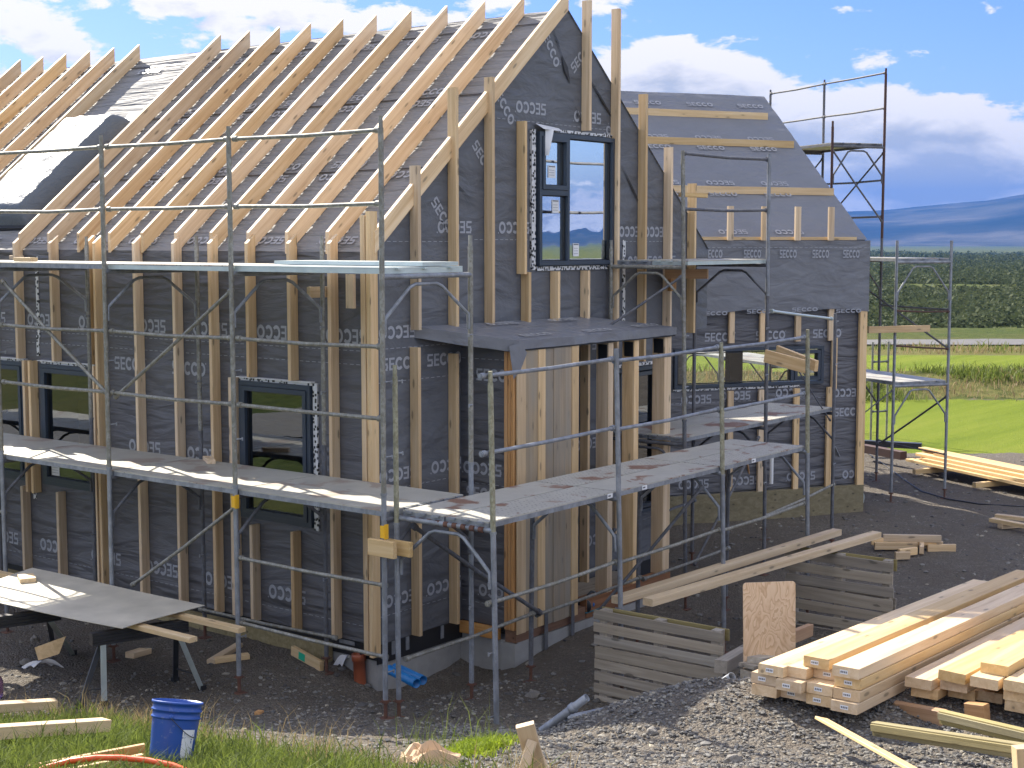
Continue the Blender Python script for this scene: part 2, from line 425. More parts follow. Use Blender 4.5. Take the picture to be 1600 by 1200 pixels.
def ground_mat():
    m, nt, b = new_mat('gravel_and_grass'); L = nt.links.new
    tc = nt.nodes.new('ShaderNodeTexCoord'); v = tc.outputs['Object']
    at = nt.nodes.new('ShaderNodeAttribute'); at.attribute_name = 'cover'
    sp = nt.nodes.new('ShaderNodeSeparateColor'); L(at.outputs['Color'], sp.inputs[0])
    # gravel
    vo = nt.nodes.new('ShaderNodeTexVoronoi'); vo.inputs['Scale'].default_value = 42; L(v, vo.inputs['Vector'])
    vo2 = nt.nodes.new('ShaderNodeTexVoronoi'); vo2.inputs['Scale'].default_value = 110; L(v, vo2.inputs['Vector'])
    sc1 = nt.nodes.new('ShaderNodeSeparateColor'); L(vo.outputs['Color'], sc1.inputs[0])
    sc2 = nt.nodes.new('ShaderNodeSeparateColor'); L(vo2.outputs['Color'], sc2.inputs[0])
    big = noise_(nt, v, .5, 6, .6); mid = noise_(nt, v, 5, 5, .65)
    g = ramp(nt, sc1.outputs[0], [(0, (0.081, 0.074, 0.066)), (.6, (0.140, 0.131, 0.115)), (.9, (0.220, 0.203, 0.177)), (1, (0.354, 0.323, 0.267))])
    g2 = ramp(nt, sc2.outputs[0], [(0, (0.080, 0.070, 0.062)), (.7, (0.163, 0.144, 0.123)), (1, (0.355, 0.313, 0.268))])
    g = mixc(nt, .5, g, g2)
    g = mixc(nt, ramp(nt, mid, [(.35, (0, 0, 0)), (.65, (.8, .8, .8))]), g, (0.139, 0.117, 0.094))
    g = mixc(nt, math_(nt, 'MULTIPLY', ramp(nt, big, [(.4, (0, 0, 0)), (.62, (1, 1, 1))]), .45), g, (0.111, 0.092, 0.073))
    # wild grass
    gv = noise_(nt, v, 2.2, 7, .72); gl = noise_(nt, v, .12, 5)
    wg = ramp(nt, gv, [(.25, (.026, .036, .009)), (.5, (.058, .080, .017)), (.72, (.115, .125, .034))])
    wg = mixc(nt, math_(nt, 'MULTIPLY', ramp(nt, gl, [(.42, (0, 0, 0)), (.6, (1, 1, 1))]), .5), wg, (.13, .115, .045))
    # mown lawn with faint mowing strips
    mp = nt.nodes.new('ShaderNodeMapping'); mp.inputs['Rotation'].default_value = (0, 0, R(38)); mp.inputs['Scale'].default_value = (.05, .9, 1); L(v, mp.inputs['Vector'])
    strip = noise_(nt, mp.outputs[0], 1.0, 5, .6)
    lw = ramp(nt, strip, [(.3, (.115, .160, .014)), (.5, (.160, .205, .020)), (.7, (.215, .240, .036))])
    ln = noise_(nt, v, 1.6, 5, .7); lw = mixc(nt, math_(nt, 'MULTIPLY', ln, .3), lw, (.10, .13, .02))
    # dry tan grass
    tn = mixc(nt, gv, (.085, .088, .025), (.19, .175, .062))
    edge = noise_(nt, v, 1.1, 6, .7); en = math_(nt, 'MULTIPLY', math_(nt, 'SUBTRACT', edge, .5), .9)

    def sel(ch): return ramp(nt, math_(nt, 'ADD', ch, en), [(.42, (0, 0, 0)), (.58, (1, 1, 1))])
    col = mixc(nt, sel(sp.outputs[0]), g, wg)
    col = mixc(nt, sel(sp.outputs[1]), col, lw)
    col = mixc(nt, sel(sp.outputs[2]), col, tn)
    L(col, b.inputs['Base Color']); b.inputs['Roughness'].default_value = .95; b.inputs['Specular IOR Level'].default_value = .08
    h = math_(nt, 'ADD', math_(nt, 'MULTIPLY', vo.outputs['Distance'], -1.0), math_(nt, 'ADD', math_(nt, 'MULTIPLY', mid, 1.2), math_(nt, 'MULTIPLY', vo2.outputs['Distance'], -.4)))
    bump(nt, b, h, .8, .03)
    return m


M['ground'] = ground_mat()


def leafy(name, c1, c2, scale, trans=.35):
    m, nt, b = new_mat(name); L = nt.links.new
    g = nt.nodes.new('ShaderNodeNewGeometry'); v, _ = obj_coord(nt, (1, 1, 1), False)
    n = noise_(nt, v, scale, 4)
    mixf = math_(nt, 'ADD', math_(nt, 'MULTIPLY', g.outputs['Random Per Island'], .6), math_(nt, 'MULTIPLY', n, .4))
    col = mixc(nt, mixf, c1, c2)
    L(col, b.inputs['Base Color']); b.inputs['Roughness'].default_value = .6; b.inputs['Specular IOR Level'].default_value = .25
    tl = nt.nodes.new('ShaderNodeBsdfTranslucent'); L(col, tl.inputs[0])
    mx = nt.nodes.new('ShaderNodeMixShader'); mx.inputs[0].default_value = trans
    L(b.outputs[0], mx.inputs[1]); L(tl.outputs[0], mx.inputs[2]); L(mx.outputs[0], nt.nodes['Material Output'].inputs['Surface'])
    return m


M['blade'] = leafy('blade', (.055, .085, .014), (.20, .24, .05), 3, .45)
M['dry_blade'] = leafy('dry_blade', (.20, .14, .06), (.38, .30, .16), 3, .35)
M['moss'] = leafy('moss', (.17, .24, .012), (.32, .40, .03), 8, .5)
M['bush'] = leafy('bush', (.040, .056, .024), (.100, .115, .055), .02, .3)
M['bush'].node_tree.nodes['Principled BSDF'].inputs['Specular IOR Level'].default_value = .03


def stone_mat():
    m, nt, b = new_mat('stone'); L = nt.links.new
    g = nt.nodes.new('ShaderNodeNewGeometry')
    col = ramp(nt, g.outputs['Random Per Island'], [(0, (.075, .071, .068)), (.5, (.14, .133, .125)), (.8, (.21, .20, .18)), (.95, (.26, .24, .20)), (1, (.34, .30, .23))])
    L(col, b.inputs['Base Color']); b.inputs['Roughness'].default_value = .88; return m


M['stone'] = stone_mat()
M['stone'].node_tree.nodes['Principled BSDF'].inputs['Specular IOR Level'].default_value = .3


def mountain_mat():
    m, nt, b = new_mat('mountain'); L = nt.links.new
    v, _ = obj_coord(nt, (1, 1, 1), False)
    n = noise_(nt, v, .0016, 7, .62); n2 = noise_(nt, v, .0006, 5)
    col = ramp(nt, n, [(.35, (.035, .04, .03)), (.5, (.07, .07, .055)), (.66, (.19, .17, .14))])
    col = mixc(nt, ramp(nt, n2, [(.42, (0, 0, 0)), (.6, (.7, .7, .7))]), col, (.045, .055, .035))
    L(col, b.inputs['Base Color']); b.inputs['Roughness'].default_value = 1; b.inputs['Specular IOR Level'].default_value = 0; return m


M['mountain'] = mountain_mat()


def road_mat():
    return plain('road', (.105, .10, .095), .85, n_scale=.8, n_amt=.1)


M['road'] = road_mat()

# ---------------------------------------------------------------- mesh helpers


class MB:
    def __init__(s): s.v = []; s.f = []; s.m = []; s.sm = []

    def add(s, vs, fs, m=0, smooth=False):
        o = len(s.v); s.v += [Vector(v) for v in vs]
        for f in fs: s.f.append([o+i for i in f]); s.m.append(m); s.sm.append(smooth)

    def quad(s, a, b, c, d, m=0): s.add((a, b, c, d), [(0, 1, 2, 3)], m)

    def hexa(s, lo, hi, m=0):
        """lo, hi: four corners each, joined into a solid"""
        s.add(list(lo)+list(hi), [(3, 2, 1, 0), (4, 5, 6, 7), (0, 1, 5, 4), (1, 2, 6, 5), (2, 3, 7, 6), (3, 0, 4, 7)], m)

    def box(s, x0, x1, y0, y1, z0, z1, m=0, F=None):
        P = [(x0, y0, z0), (x1, y0, z0), (x1, y1, z0), (x0, y1, z0)]; Q = [(x0, y0, z1), (x1, y0, z1), (x1, y1, z1), (x0, y1, z1)]
        if F: P = [F(*p) for p in P]; Q = [F(*p) for p in Q]
        s.hexa(P, Q, m)

    def tube(s, pts, r, n=10, m=0, cap=True, closed=False):
        pts = [Vector(p) for p in pts]; k = len(pts); rr = r if isinstance(r, (list, tuple)) else [r]*k
        vs = []; ref = None
        for i, p in enumerate(pts):
            a = pts[i-1] if i else (pts[-1] if closed else p); b = pts[(i+1) % k] if (i < k-1 or closed) else p
            t = (b-a).normalized()
            if ref is None: ref = t.orthogonal().normalized()
            ref = (ref-t*ref.dot(t)).normalized(); q = t.cross(ref)
            for j in range(n):
                an = 2*math.pi*j/n; vs.append(p+(ref*math.cos(an)+q*math.sin(an))*rr[i])
        fs = []
        for i in range(k-1+(1 if closed else 0)):
            for j in range(n):
                a, b = i*n+j, i*n+(j+1) % n; c, d = ((i+1) % k)*n+(j+1) % n, ((i+1) % k)*n+j
                fs.append((a, b, c, d))
        s.add(vs, fs, m, True)
        if cap and not closed:
            s.add(vs[:n], [tuple(range(n))[::-1]], m); s.add(vs[-n:], [tuple(range(n))], m)

    def lathe(s, prof, base, ax, n=28, m=0):
        ax = Vector(ax).normalized(); e1 = ax.orthogonal().normalized(); e2 = ax.cross(e1); base = Vector(base)
        vs = [base+ax*z+(e1*math.cos(2*math.pi*j/n)+e2*math.sin(2*math.pi*j/n))*r for r, z in prof for j in range(n)]
        fs = [(i*n+j, i*n+(j+1) % n, (i+1)*n+(j+1) % n, (i+1)*n+j) for i in range(len(prof)-1) for j in range(n)]
        s.add(vs, fs, m, True)

    def grid(s, fn, nu, nv, m=0, smooth=True):
        vs = [fn(i/nu, j/nv) for j in range(nv+1) for i in range(nu+1)]
        fs = [(j*(nu+1)+i, j*(nu+1)+i+1, (j+1)*(nu+1)+i+1, (j+1)*(nu+1)+i) for j in range(nv) for i in range(nu)]
        s.add(vs, fs, m, smooth)

    def build(s, name, mats, parent=None, origin=None):
        if not isinstance(mats, (list, tuple)): mats = [mats]
        if origin is None:
            lo = Vector([min(v[i] for v in s.v) for i in range(3)]); hi = Vector([max(v[i] for v in s.v) for i in range(3)])
            origin = Vector(((lo.x+hi.x)/2, (lo.y+hi.y)/2, lo.z))
        origin = Vector(origin)
        me = bpy.data.meshes.new(name); me.from_pydata([v-origin for v in s.v], [], s.f)
        for mt in mats: me.materials.append(M[mt] if isinstance(mt, str) else mt)
        me.polygons.foreach_set('material_index', s.m); me.polygons.foreach_set('use_smooth', s.sm)
        bm = bmesh.new(); bm.from_mesh(me); bmesh.ops.recalc_face_normals(bm, faces=bm.faces) if len(s.f) < 4000 and name not in SHEETS else None
        bm.to_mesh(me); bm.free(); me.update()
        return link(name, me, Matrix.Translation(origin), parent)


SHEETS = set()


def world_of(o):
    m = o.matrix_basis.copy()
    while o.parent: o = o.parent; m = o.matrix_basis @ m
    return m


def link(name, data, mw, parent=None):
    o = bpy.data.objects.new(name, data); COL.objects.link(o)
    if parent is not None:
        o.parent = parent; mw = world_of(parent).inverted() @ mw
    o.matrix_basis = mw
    return o


def tag(o, label, cat, group=None):
    o['label'] = label; o['category'] = cat
    if group: o['group'] = group
    return o


def thing(name, label, cat, loc, group=None):
    return tag(link(name, None, Matrix.Translation(Vector(loc))), label, cat, group)


def struct(o, kind='structure'): o['kind'] = kind; return o


BCACHE = {}


def board(name, p0, p1, w, t, side, mat, parent=None, c0=0., c1=0., d0=0., d1=0., ch=.003):
    """a timber from p0 to p1 (its centre line); w along `side`, t across; c/d skew the end cuts along w / t"""
    p0, p1 = Vector(p0), Vector(p1); ex = (p1-p0); L = ex.length; ex.normalize()
    ey = Vector(side); ey = (ey-ex*ey.dot(ex)).normalized(); ez = ex.cross(ey)
    key = (round(L, 4), w, t, mat, c0, c1, d0, d1)
    me = BCACHE.get(key)
    if me is None:
        a, b = w/2, t/2; c = min(ch, a*.3, b*.3)
        prof = [(-a+c, -b), (a-c, -b), (a, -b+c), (a, b-c), (a-c, b), (-a+c, b), (-a, b-c), (-a, -b+c)]
        vs = [(c0*y+d0*z, y, z) for y, z in prof]+[(L+c1*y+d1*z, y, z) for y, z in prof]
        fs = [(i, (i+1) % 8, 8+(i+1) % 8, 8+i) for i in range(8)]+[tuple(range(7, -1, -1)), tuple(range(8, 16))]
        me = bpy.data.meshes.new(name); me.from_pydata(vs, [], fs); me.materials.append(M[mat]); me.update()
        BCACHE[key] = me
    mw = Matrix(((ex.x, ey.x, ez.x, p0.x), (ex.y, ey.y, ez.y, p0.y), (ex.z, ey.z, ez.z, p0.z), (0, 0, 0, 1)))
    return link(name, me, mw, parent)


class Frame:
    """a wall's own axes: u along, v up, n outward"""
    def __init__(s, o, u, n, v=(0, 0, 1)): s.o, s.u, s.v, s.n = Vector(o), Vector(u).normalized(), Vector(v).normalized(), Vector(n).normalized()
    def __call__(s, u, v, n=0): return s.o+s.u*u+s.v*v+s.n*n


def logo(mb, F, u, v, w, h, flip=False, m=1, n=.004, rot=0):
    """the five printed letters SECCO, w wide, h tall, at u, v; flip turns them upside down"""
    def P(a, b):
        if flip: a, b = 1-a, 1-b
        x, y = a*w, b*h
        if rot: x, y = x*math.cos(rot)-y*math.sin(rot), x*math.sin(rot)+y*math.cos(rot)
        return F(u+x, v+y, n)

    def bar(a0, a1, b0, b1): mb.quad(P(a0, b0), P(a1, b0), P(a1, b1), P(a0, b1), m)
    k = .17; s = .046
    x = 0; W_ = .165
    bar(x+.012, x+W_, 1-k, 1); bar(x, x+s, .5+k/2-.02, 1-k-.0); bar(x+.012, x+W_-.012, .5-k/2, .5+k/2); bar(x+W_-s, x+W_, k, .5-k/2+.02); bar(x, x+W_-.012, 0, k)
    x = .195; W_ = .15
    bar(x, x+s, 0, 1); bar(x+s+.001, x+W_, 1-k, 1); bar(x+s+.001, x+W_-.012, .5-k/2, .5+k/2); bar(x+s+.001, x+W_, 0, k)
    for x, gap in ((.365, 4), (.575, 4), (.79, 0)):
        cx, cy, ra, rb = x+.105, .5, .108, .52; N = 18
        for i in range(N):
            if gap and (i < gap//2 or i >= N-gap//2): continue
            a, b = 2*math.pi*i/N, 2*math.pi*(i+1)/N; q = .53
            mb.quad(P(cx+ra*math.cos(a), cy+rb*math.sin(a)), P(cx+ra*math.cos(b), cy+rb*math.sin(b)), P(cx+q*ra*math.cos(b), cy+q*rb*math.sin(b)), P(cx+q*ra*math.cos(a), cy+q*rb*math.sin(a)), m)
    bar(1.005, 1.03, .88, 1.0)


def dashes(mb, F, u0, u1, v, m=1, n=.004, L=.055, gap=.035):
    u = u0
    while u < u1-L:
        mb.quad(F(u, v, n), F(u+L, v, n), F(u+L, v+.006, n), F(u, v+.006, n), m); u += L+gap


def holed(mb, F, us, top, bottom, holes, m=0, nsub=1):
    """wall sheet over columns us with a sloping top function and rectangular holes (u0,u1,v0,v1)"""
    br = sorted(set(us+[h[0] for h in holes]+[h[1] for h in holes]))
    for a, b in zip(br, br[1:]):
        mid = (a+b)/2; hs = sorted([(h[2], h[3]) for h in holes if h[0] < mid < h[1]])
        lo = bottom
        for z0, z1 in hs:
            mb.quad(F(a, lo), F(b, lo), F(b, z0), F(a, z0), m); lo = z1
        mb.quad(F(a, lo), F(b, lo), F(b, top(b)), F(a, top(a)), m)


def ring(mb, F, u0, u1, v0, v1, w, n0, n1, m=0):
    mb.box(u0, u1, v0, v0+w, n0, n1, m, F); mb.box(u0, u1, v1-w, v1, n0, n1, m, F)
    mb.box(u0, u0+w, v0+w, v1-w, n0, n1, m, F); mb.box(u1-w, u1, v0+w, v1-w, n0, n1, m, F)


def window(parent, F, u0, u1, v0, v1, lights, glass='glass', proud=.055, stickers=(), mull=(), name='window'):
    """frame > sashes, panes, stickers; lights: (u0,u1,v0,v1,has_sash)"""
    mb = MB(); ring(mb, F, u0, u1, v0, v1, .048, -.06, proud)
    for (a, b, c, d) in mull: mb.box(a, b, c, d, -.06, proud-.002, 0, F)
    fr = mb.build(name, 'win_frame', parent)
    for (a, b, c, d, sash) in lights:
        if sash:
            q = MB(); ring(q, F, a+.004, b-.004, c+.004, d-.004, .05, -.05, proud+.012); q.build('sash', 'win_frame', fr); a += .05; b -= .05; c += .05; d -= .05
        q = MB(); ring(q, F, a+.001, b-.001, c+.001, d-.001, .012, -.03, .03); q.build('gasket', 'gasket', fr)
        q = MB(); q.quad(F(a+.013, c+.013, .012), F(b-.013, c+.013, .012), F(b-.013, d-.013, .012), F(a+.013, d-.013, .012)); q.build('pane', glass, fr)
    for (a, b, c, d) in stickers:
        q = MB(); q.quad(F(a, c, .018), F(b, c, .018), F(b, d, .018), F(a, d, .018), 0)
        hh = d-c
        q.quad(F(a+.01, d-hh*.12, .0195), F(b-.01, d-hh*.12, .0195), F(b-.01, d-.006, .0195), F(a+.01, d-.006, .0195), 1)
        for i in range(3):
            y = c+hh*(.2+.2*i); q.quad(F(a+.012, y, .0195), F(b-.02, y, .0195), F(b-.02, y+.006, .0195), F(a+.012, y+.006, .0195), 2)
        q.build('sticker', ['paper', 'ink', 'print'], fr)
    return fr



# ================================================================ the ground, road, far country
NEAR_S = [-260, -120, -60, -35, -20, -12, -6, -2, 1, 3, 5]+[5.5+.09*i for i in range(106)]+[15.2+.3*i for i in range(50)]+[30.5+.8*i for i in range(70)]+[88, 92, 98, 106, 120, 150, 200, 300, 500, 900, 1600, 3000, 5500]
side_l = [7.3+.25*i for i in range(20)]+[13+1.0*i for i in range(18)]+[33, 38, 46, 58, 75, 100, 150, 230, 400, 700, 1300, 2600, 5000]
NEAR_L = [-x for x in side_l[::-1]]+[-7.2+.09*i for i in range(161)]+side_l


def cover(x, y, s, l):
    """wild grass, mown lawn, dry grass"""
    wild = lawn = tan = 0.
    if s < 15:
        # the grassy bank at the photographer's feet, on the left
        edge = 12.55+.0*l if l < -3.6 else 12.55-(l+3.6)*1.55
        wild = smooth(.35, -.35, s-edge)
        if l > 1.2: wild = 0
        if s < 5.5: wild = max(wild, smooth(5.5, 4.5, s))
    padedge = 32+1.2*math.sin(l*.5)
    if l < -8.5: wild = max(wild, smooth(-8.5, -9.5, l))
    if s > 30:
        k = smooth(padedge-.4, padedge+.4, s)
        lawn = k
        if s > 42.3:
            b = smooth(42.3, 42.8, s)*(1-smooth(46.4, 46.9, s)); tan = b*.55; lawn = lawn*(1-b); wild = max(wild, b)
        if s > 53.5:
            b = smooth(53.3, 54, s); lawn *= 1-b; wild = max(wild, b); tan = max(tan, b*(1-smooth(57, 58.5, s))*.95)
        if s > 68: wild = 1; lawn = 0; tan = 0
    return wild, lawn, tan


def build_ground():
    vs, cols = [], []
    for s in NEAR_S:
        for l in NEAR_L:
            x = CAM.x+FH.x*s+RT.x*l; y = CAM.y+FH.y*s+RT.y*l
            z = gz(x, y)
            if 5 < s < 16 and abs(l) < 7.5:
                z += .020*noise.noise(Vector((x*9, y*9, 2)))+.010*noise.noise(Vector((x*24, y*24, 4)))
            vs.append((x, y, z)); w, g, t = cover(x, y, s, l); cols.append((w, g, t, 1))
    n = len(NEAR_L)
    fs = [(i*n+j, i*n+j+1, (i+1)*n+j+1, (i+1)*n+j) for i in range(len(NEAR_S)-1) for j in range(n-1)]
    me = bpy.data.meshes.new('ground'); me.from_pydata(vs, [], fs)
    ca = me.color_attributes.new('cover', 'FLOAT_COLOR', 'POINT'); ca.data.foreach_set('color', np.array(cols, dtype=np.float32).ravel())
    me.polygons.foreach_set('use_smooth', [True]*len(fs)); me.materials.append(M['ground']); me.update()
    if me.polygons[0].normal.z < 0: me.flip_normals()
    struct(link('ground', me, Matrix.Identity(4)))


build_ground()


def sl_point(s, l, dz=0, fine=False):
    x = CAM.x+FH.x*s+RT.x*l; y = CAM.y+FH.y*s+RT.y*l
    return Vector((x, y, gz(x, y, True)+dz))


rd = MB()                                                         # the grey road beyond the lawn
rd.grid(lambda a, b: sl_point(58.2+b*3.2+.02*((a-.5)*160)**2*.05, (a-.5)*260, .05), 130, 3)
struct(rd.build('road', 'road'))
rd = MB()                                                         # the road along the bank on the other side
rd.grid(lambda a, b: sl_point((a-.5)*150+20, -19-b*4.5, .05), 90, 3)
struct(rd.build('road', 'road'))

# mountains all round the valley
def build_mountains():
    NA, NR = 420, 26; vs = []
    for i in range(NA+1):
        az = 2*math.pi*i/NA; c, s_ = math.sin(az), math.cos(az)
        rel = math.degrees(math.atan2(c*RT.x+s_*RT.y, c*FH.x+s_*FH.y))      # angle right of the view
        for j in range(NR+1):
            t = j/NR; rad = 4300+3600*t
            top = 120+26*math.sin(rel*.11+1)+20*math.sin(rel*.31)
            if abs(rel) > 45: top *= .45
            top += 95*math.exp(-((rel-25)/8.0)**2)-18*math.exp(-((rel-13)/3.0)**2)
            f = math.sin(min(1, t*1.25)*math.pi/2)**1.3*(1 if t < .8 else 1-(t-.8)*1.2)
            p = Vector((c*rad, s_*rad, 0))*.0011
            rg = noise.fractal(p*1.2, 1.0, 2.1, 6)
            z = -12+1.35*top*f*(1+.16*rg)+28*f*(1-f)*noise.fractal(p*3.1, .9, 2.1, 6)
            vs.append((CAM.x+c*rad, CAM.y+s_*rad, z))
    fs = [(i*(NR+1)+j, (i+1)*(NR+1)+j, (i+1)*(NR+1)+j+1, i*(NR+1)+j+1) for i in range(NA) for j in range(NR)]
    me = bpy.data.meshes.new('mountains'); me.from_pydata(vs, [], fs); me.materials.append(M['mountain'])
    me.polygons.foreach_set('use_smooth', [True]*len(fs)); me.update(); struct(link('mountains', me, Matrix.Identity(4)))


build_mountains()


def blob_shapes(n, sub, amp, freq):
    out = []
    for k in range(n):
        bm = bmesh.new(); bmesh.ops.create_icosphere(bm, subdivisions=sub, radius=1)
        for v in bm.verts: v.co *= 1+amp*noise.noise(v.co*freq+Vector((k*7.7, 0, 0)))
        out.append((np.array([v.co[:] for v in bm.verts], dtype=np.float32), np.array([[v.index for v in f.verts] for f in bm.faces], dtype=np.int32)))
        bm.free()
    return out


def scatter(name, shapes, items, mat, smooth_=False):
    """items: (shape, matrix3x3, position); everything nobody would count, as one object"""
    V, F, o = [], [], 0
    for k, m3, p in items:
        v, f = shapes[k]; V.append(v@m3.T+p); F.append(f+o); o += len(v)
    V = np.concatenate(V); F = np.concatenate(F)
    me = bpy.data.meshes.new(name); me.vertices.add(len(V)); me.vertices.foreach_set('co', V.ravel().astype(np.float32))
    nl = F.shape[1]; me.loops.add(F.size); me.loops.foreach_set('vertex_index', F.ravel())
    me.polygons.add(len(F)); me.polygons.foreach_set('loop_start', np.arange(0, F.size, nl, dtype=np.int32)); me.polygons.foreach_set('loop_total', np.full(len(F), nl, dtype=np.int32))
    me.polygons.foreach_set('use_smooth', np.full(len(F), smooth_)); me.materials.append(M[mat]); me.update(calc_edges=True); me.validate()
    return struct(link(name, me, Matrix.Identity(4)), 'stuff')


def rotm(rz, sx, sy, sz):
    c, s_ = math.cos(rz), math.sin(rz); return np.array([[c*sx, -s_*sy, 0], [s_*sx, c*sy, 0], [0, 0, sz]])


def leaf_clusters(n, k, size):
    out = []
    for q in range(n):
        c = rng.normal(size=(k, 3)); c /= np.linalg.norm(c, axis=1)[:, None]; c *= (rng.random(k)**.4)[:, None]; c[:, 2] = np.abs(c[:, 2])*.9
        c += .25*rng.normal(size=(k, 3))*np.array([1, 1, .4])
        t = rng.normal(size=(k, 3)); t /= np.linalg.norm(t, axis=1)[:, None]; u = np.cross(t, rng.normal(size=(k, 3))); u /= np.linalg.norm(u, axis=1)[:, None]
        z = (size*(.6+.8*rng.random(k)))[:, None]
        V = np.stack([c-t*z, c+u*z*.6, c+t*z, c-u*z*.6], 1).reshape(-1, 3).astype(np.float32)
        out.append((V, np.arange(4*k, dtype=np.int32).reshape(k, 4)))
    return out


def build_bushes():
    sh = leaf_clusters(12, 46, .17); items = []
    for i in range(40000):
        u = rng.random(); s = 92*(1500/92)**(u**1.15)
        l = s*((rng.random()*.60)-.02)
        x = CAM.x+FH.x*s+RT.x*l; y = CAM.y+FH.y*s+RT.y*l
        d = noise.noise(Vector((math.log(s)*5.5, l*.006, 3)))+.5*noise.noise(Vector((x*.04, y*.04, 9)))
        if d < -.06 or (s < 108 and rng.random() > (s-92)/16+.15): continue
        r = (.30+.45*rng.random()**2)*(1+s/260)*(1.3 if d > .25 else 1)
        items.append((int(rng.integers(12)), rotm(rng.random()*6.3, r*1.5, r*1.5, r*(.7+.5*rng.random())), np.array([x, y, gz(x, y)])))
    scatter('scrub_woodland', sh, items, 'bush')


build_bushes()

# ================================================================ the house on the left
AL = R(40); RIDGE_X, EAVE_Z = 3.3, 4.5; RIDGE_Z = EAVE_Z+RIDGE_X*math.tan(AL); HL = 12.4
house = thing('house', 'big gabled timber house wrapped in dark membrane, with bare studs and rafters and a porch', 'house', (0, 0, 0))
FL = Frame((0, 0, 0), (0, -1, 0), (-1, 0, 0))      # left wall: u runs towards the gable (y = -u)
FG = Frame((0, 0, 0), (1, 0, 0), (0, -1, 0))       # gable wall


def yl(y): return -y


W1 = (-1.95, -.87, 1.62, 3.11); W2 = (-5.53, -4.46, 1.62, 3.11); W3 = (-7.05, -5.88, 1.62, 3.11); W4 = (-10.2, -9.0, 1.62, 3.11)
mb = MB()
holed(mb, FL, [-HL, 0], lambda u: EAVE_Z, .50, [W1, W2, W3, W4])
for u0 in np.arange(-HL+.1, -.4, 1.03):
    for k, (v, fl) in enumerate(((3.57, 1), (3.115, 0), (2.16, 1), (.765, 1))):
        uu = u0+(.30, -.07, .16, .42)[k]
        if any(w[0]-.1 < uu+.55 and uu < w[1]+.1 and w[2] < v+.1 < w[3]+.12 for w in (W1, W2, W3, W4)) or uu+.56 > 0: continue
        logo(mb, FL, uu, v, .56, .150, fl)
for v in (3.50, 3.36, 2.09, .67): dashes(mb, FL, -HL, -.05, v) if v > 3.2 or v < 1 else None
mb.build('wall_membrane', ['wall_membrane', 'print'], house)


def rake(x): return RIDGE_Z-abs(x-RIDGE_X)*math.tan(AL)


GW = (2.69, 4.22, 4.33, 5.84); GD = (4.32, 5.3, 1.15, 3.03)
mb = MB()
holed(mb, FG, [0, 1.35, RIDGE_X, 4.25, 5.62], rake, .50, [GW, GD])
mb.quad(FG(5.62, 3.44), FG(6.6, 3.44), FG(6.6, rake(6.6)), FG(5.62, rake(5.62)))
for (x, v, fl) in [(2.33, 6.03, 1), (3.45, 6.0, 1), (.98, 4.69, 1), (2.02, 4.69, 1), (4.42, 4.66, 1), (5.0, 4.66, 1), (.06, 3.62, 1), (.10, 3.30, 0), (.80, 3.30, 0), (2.52, 3.2, 0),
                   (.05, 2.16, 1), (.86, 2.16, 1), (.12, .86, 1), (.78, .86, 1), (4.62, 4.29, 1), (5.2, 4.29, 1), (2.5, .86, 1), (3.85, 3.3, 0), (3.5, 2.1, 1), (3.75, .9, 1)]:
    logo(mb, FG, x, v, .56, .13, fl)
for (x, v, rt) in [(.87, 5.0, -.87), (1.55, 5.62, -.87), (1.9, 6.25, -.87), (2.78, 6.98, -.95), (3.45, 6.55, .75), (3.95, 5.55, .9)]:
    logo(mb, FG, x, v, .5, .12, 0, rot=rt)
for a, b, v in ((.1, 1.3, 4.6), (1.5, 2.6, 4.62), (4.3, 5.6, 4.6), (1.9, 4.5, 5.94), (.05, 1.3, 3.52), (.05, 1.3, 3.18), (.05, 1.3, 2.08), (.05, 1.3, .78)): dashes(mb, FG, a, b, v)
mb.build('gable_membrane', ['gable_membrane', 'print'], house)

mb = MB()   # the walls out of sight
mb.box(5.50, 5.62, .12, HL, .3, 4.4); mb.quad((6.6, .02, 3.44), (6.6, HL, 3.44), (6.6, HL, EAVE_Z), (6.6, .02, EAVE_Z)); mb.quad((5.62, .02, 3.44), (6.6, .02, 3.44), (6.6, HL, 3.44), (5.62, HL, 3.44))
mb.quad((0, HL, .3), (6.6, HL, .3), (6.6, HL, EAVE_Z), (0, HL, EAVE_Z)); mb.add([(0, HL, EAVE_Z), (6.6, HL, EAVE_Z), (RIDGE_X, HL, RIDGE_Z)], [(0, 1, 2)])
mb.build('back_wall', 'wall_membrane', house)
mb = MB(); mb.box(.1, 5.5, .1, HL-.1, .55, .6); mb.box(.06, 6.5, .06, HL-.1, 3.45, 3.6)
mb.build('floor_slab', 'dark_in', house)

# roof: two wrinkled slopes
SHEETS.add('roof_membrane')
mb = MB(); ca, sa = math.cos(AL), math.sin(AL)


def roofpt(y, t, n=0, right=False):
    x = t*ca-n*sa; z = EAVE_Z+t*sa+n*ca
    return Vector((x if not right else 2*RIDGE_X-x, y, z))


SLOPE = RIDGE_X/ca


def rwr(y, t): return .010*noise.noise(Vector((y*1.1, t*6.5, 1)))+.007*noise.noise(Vector((y*2.7+t*2, t*15, 4)))


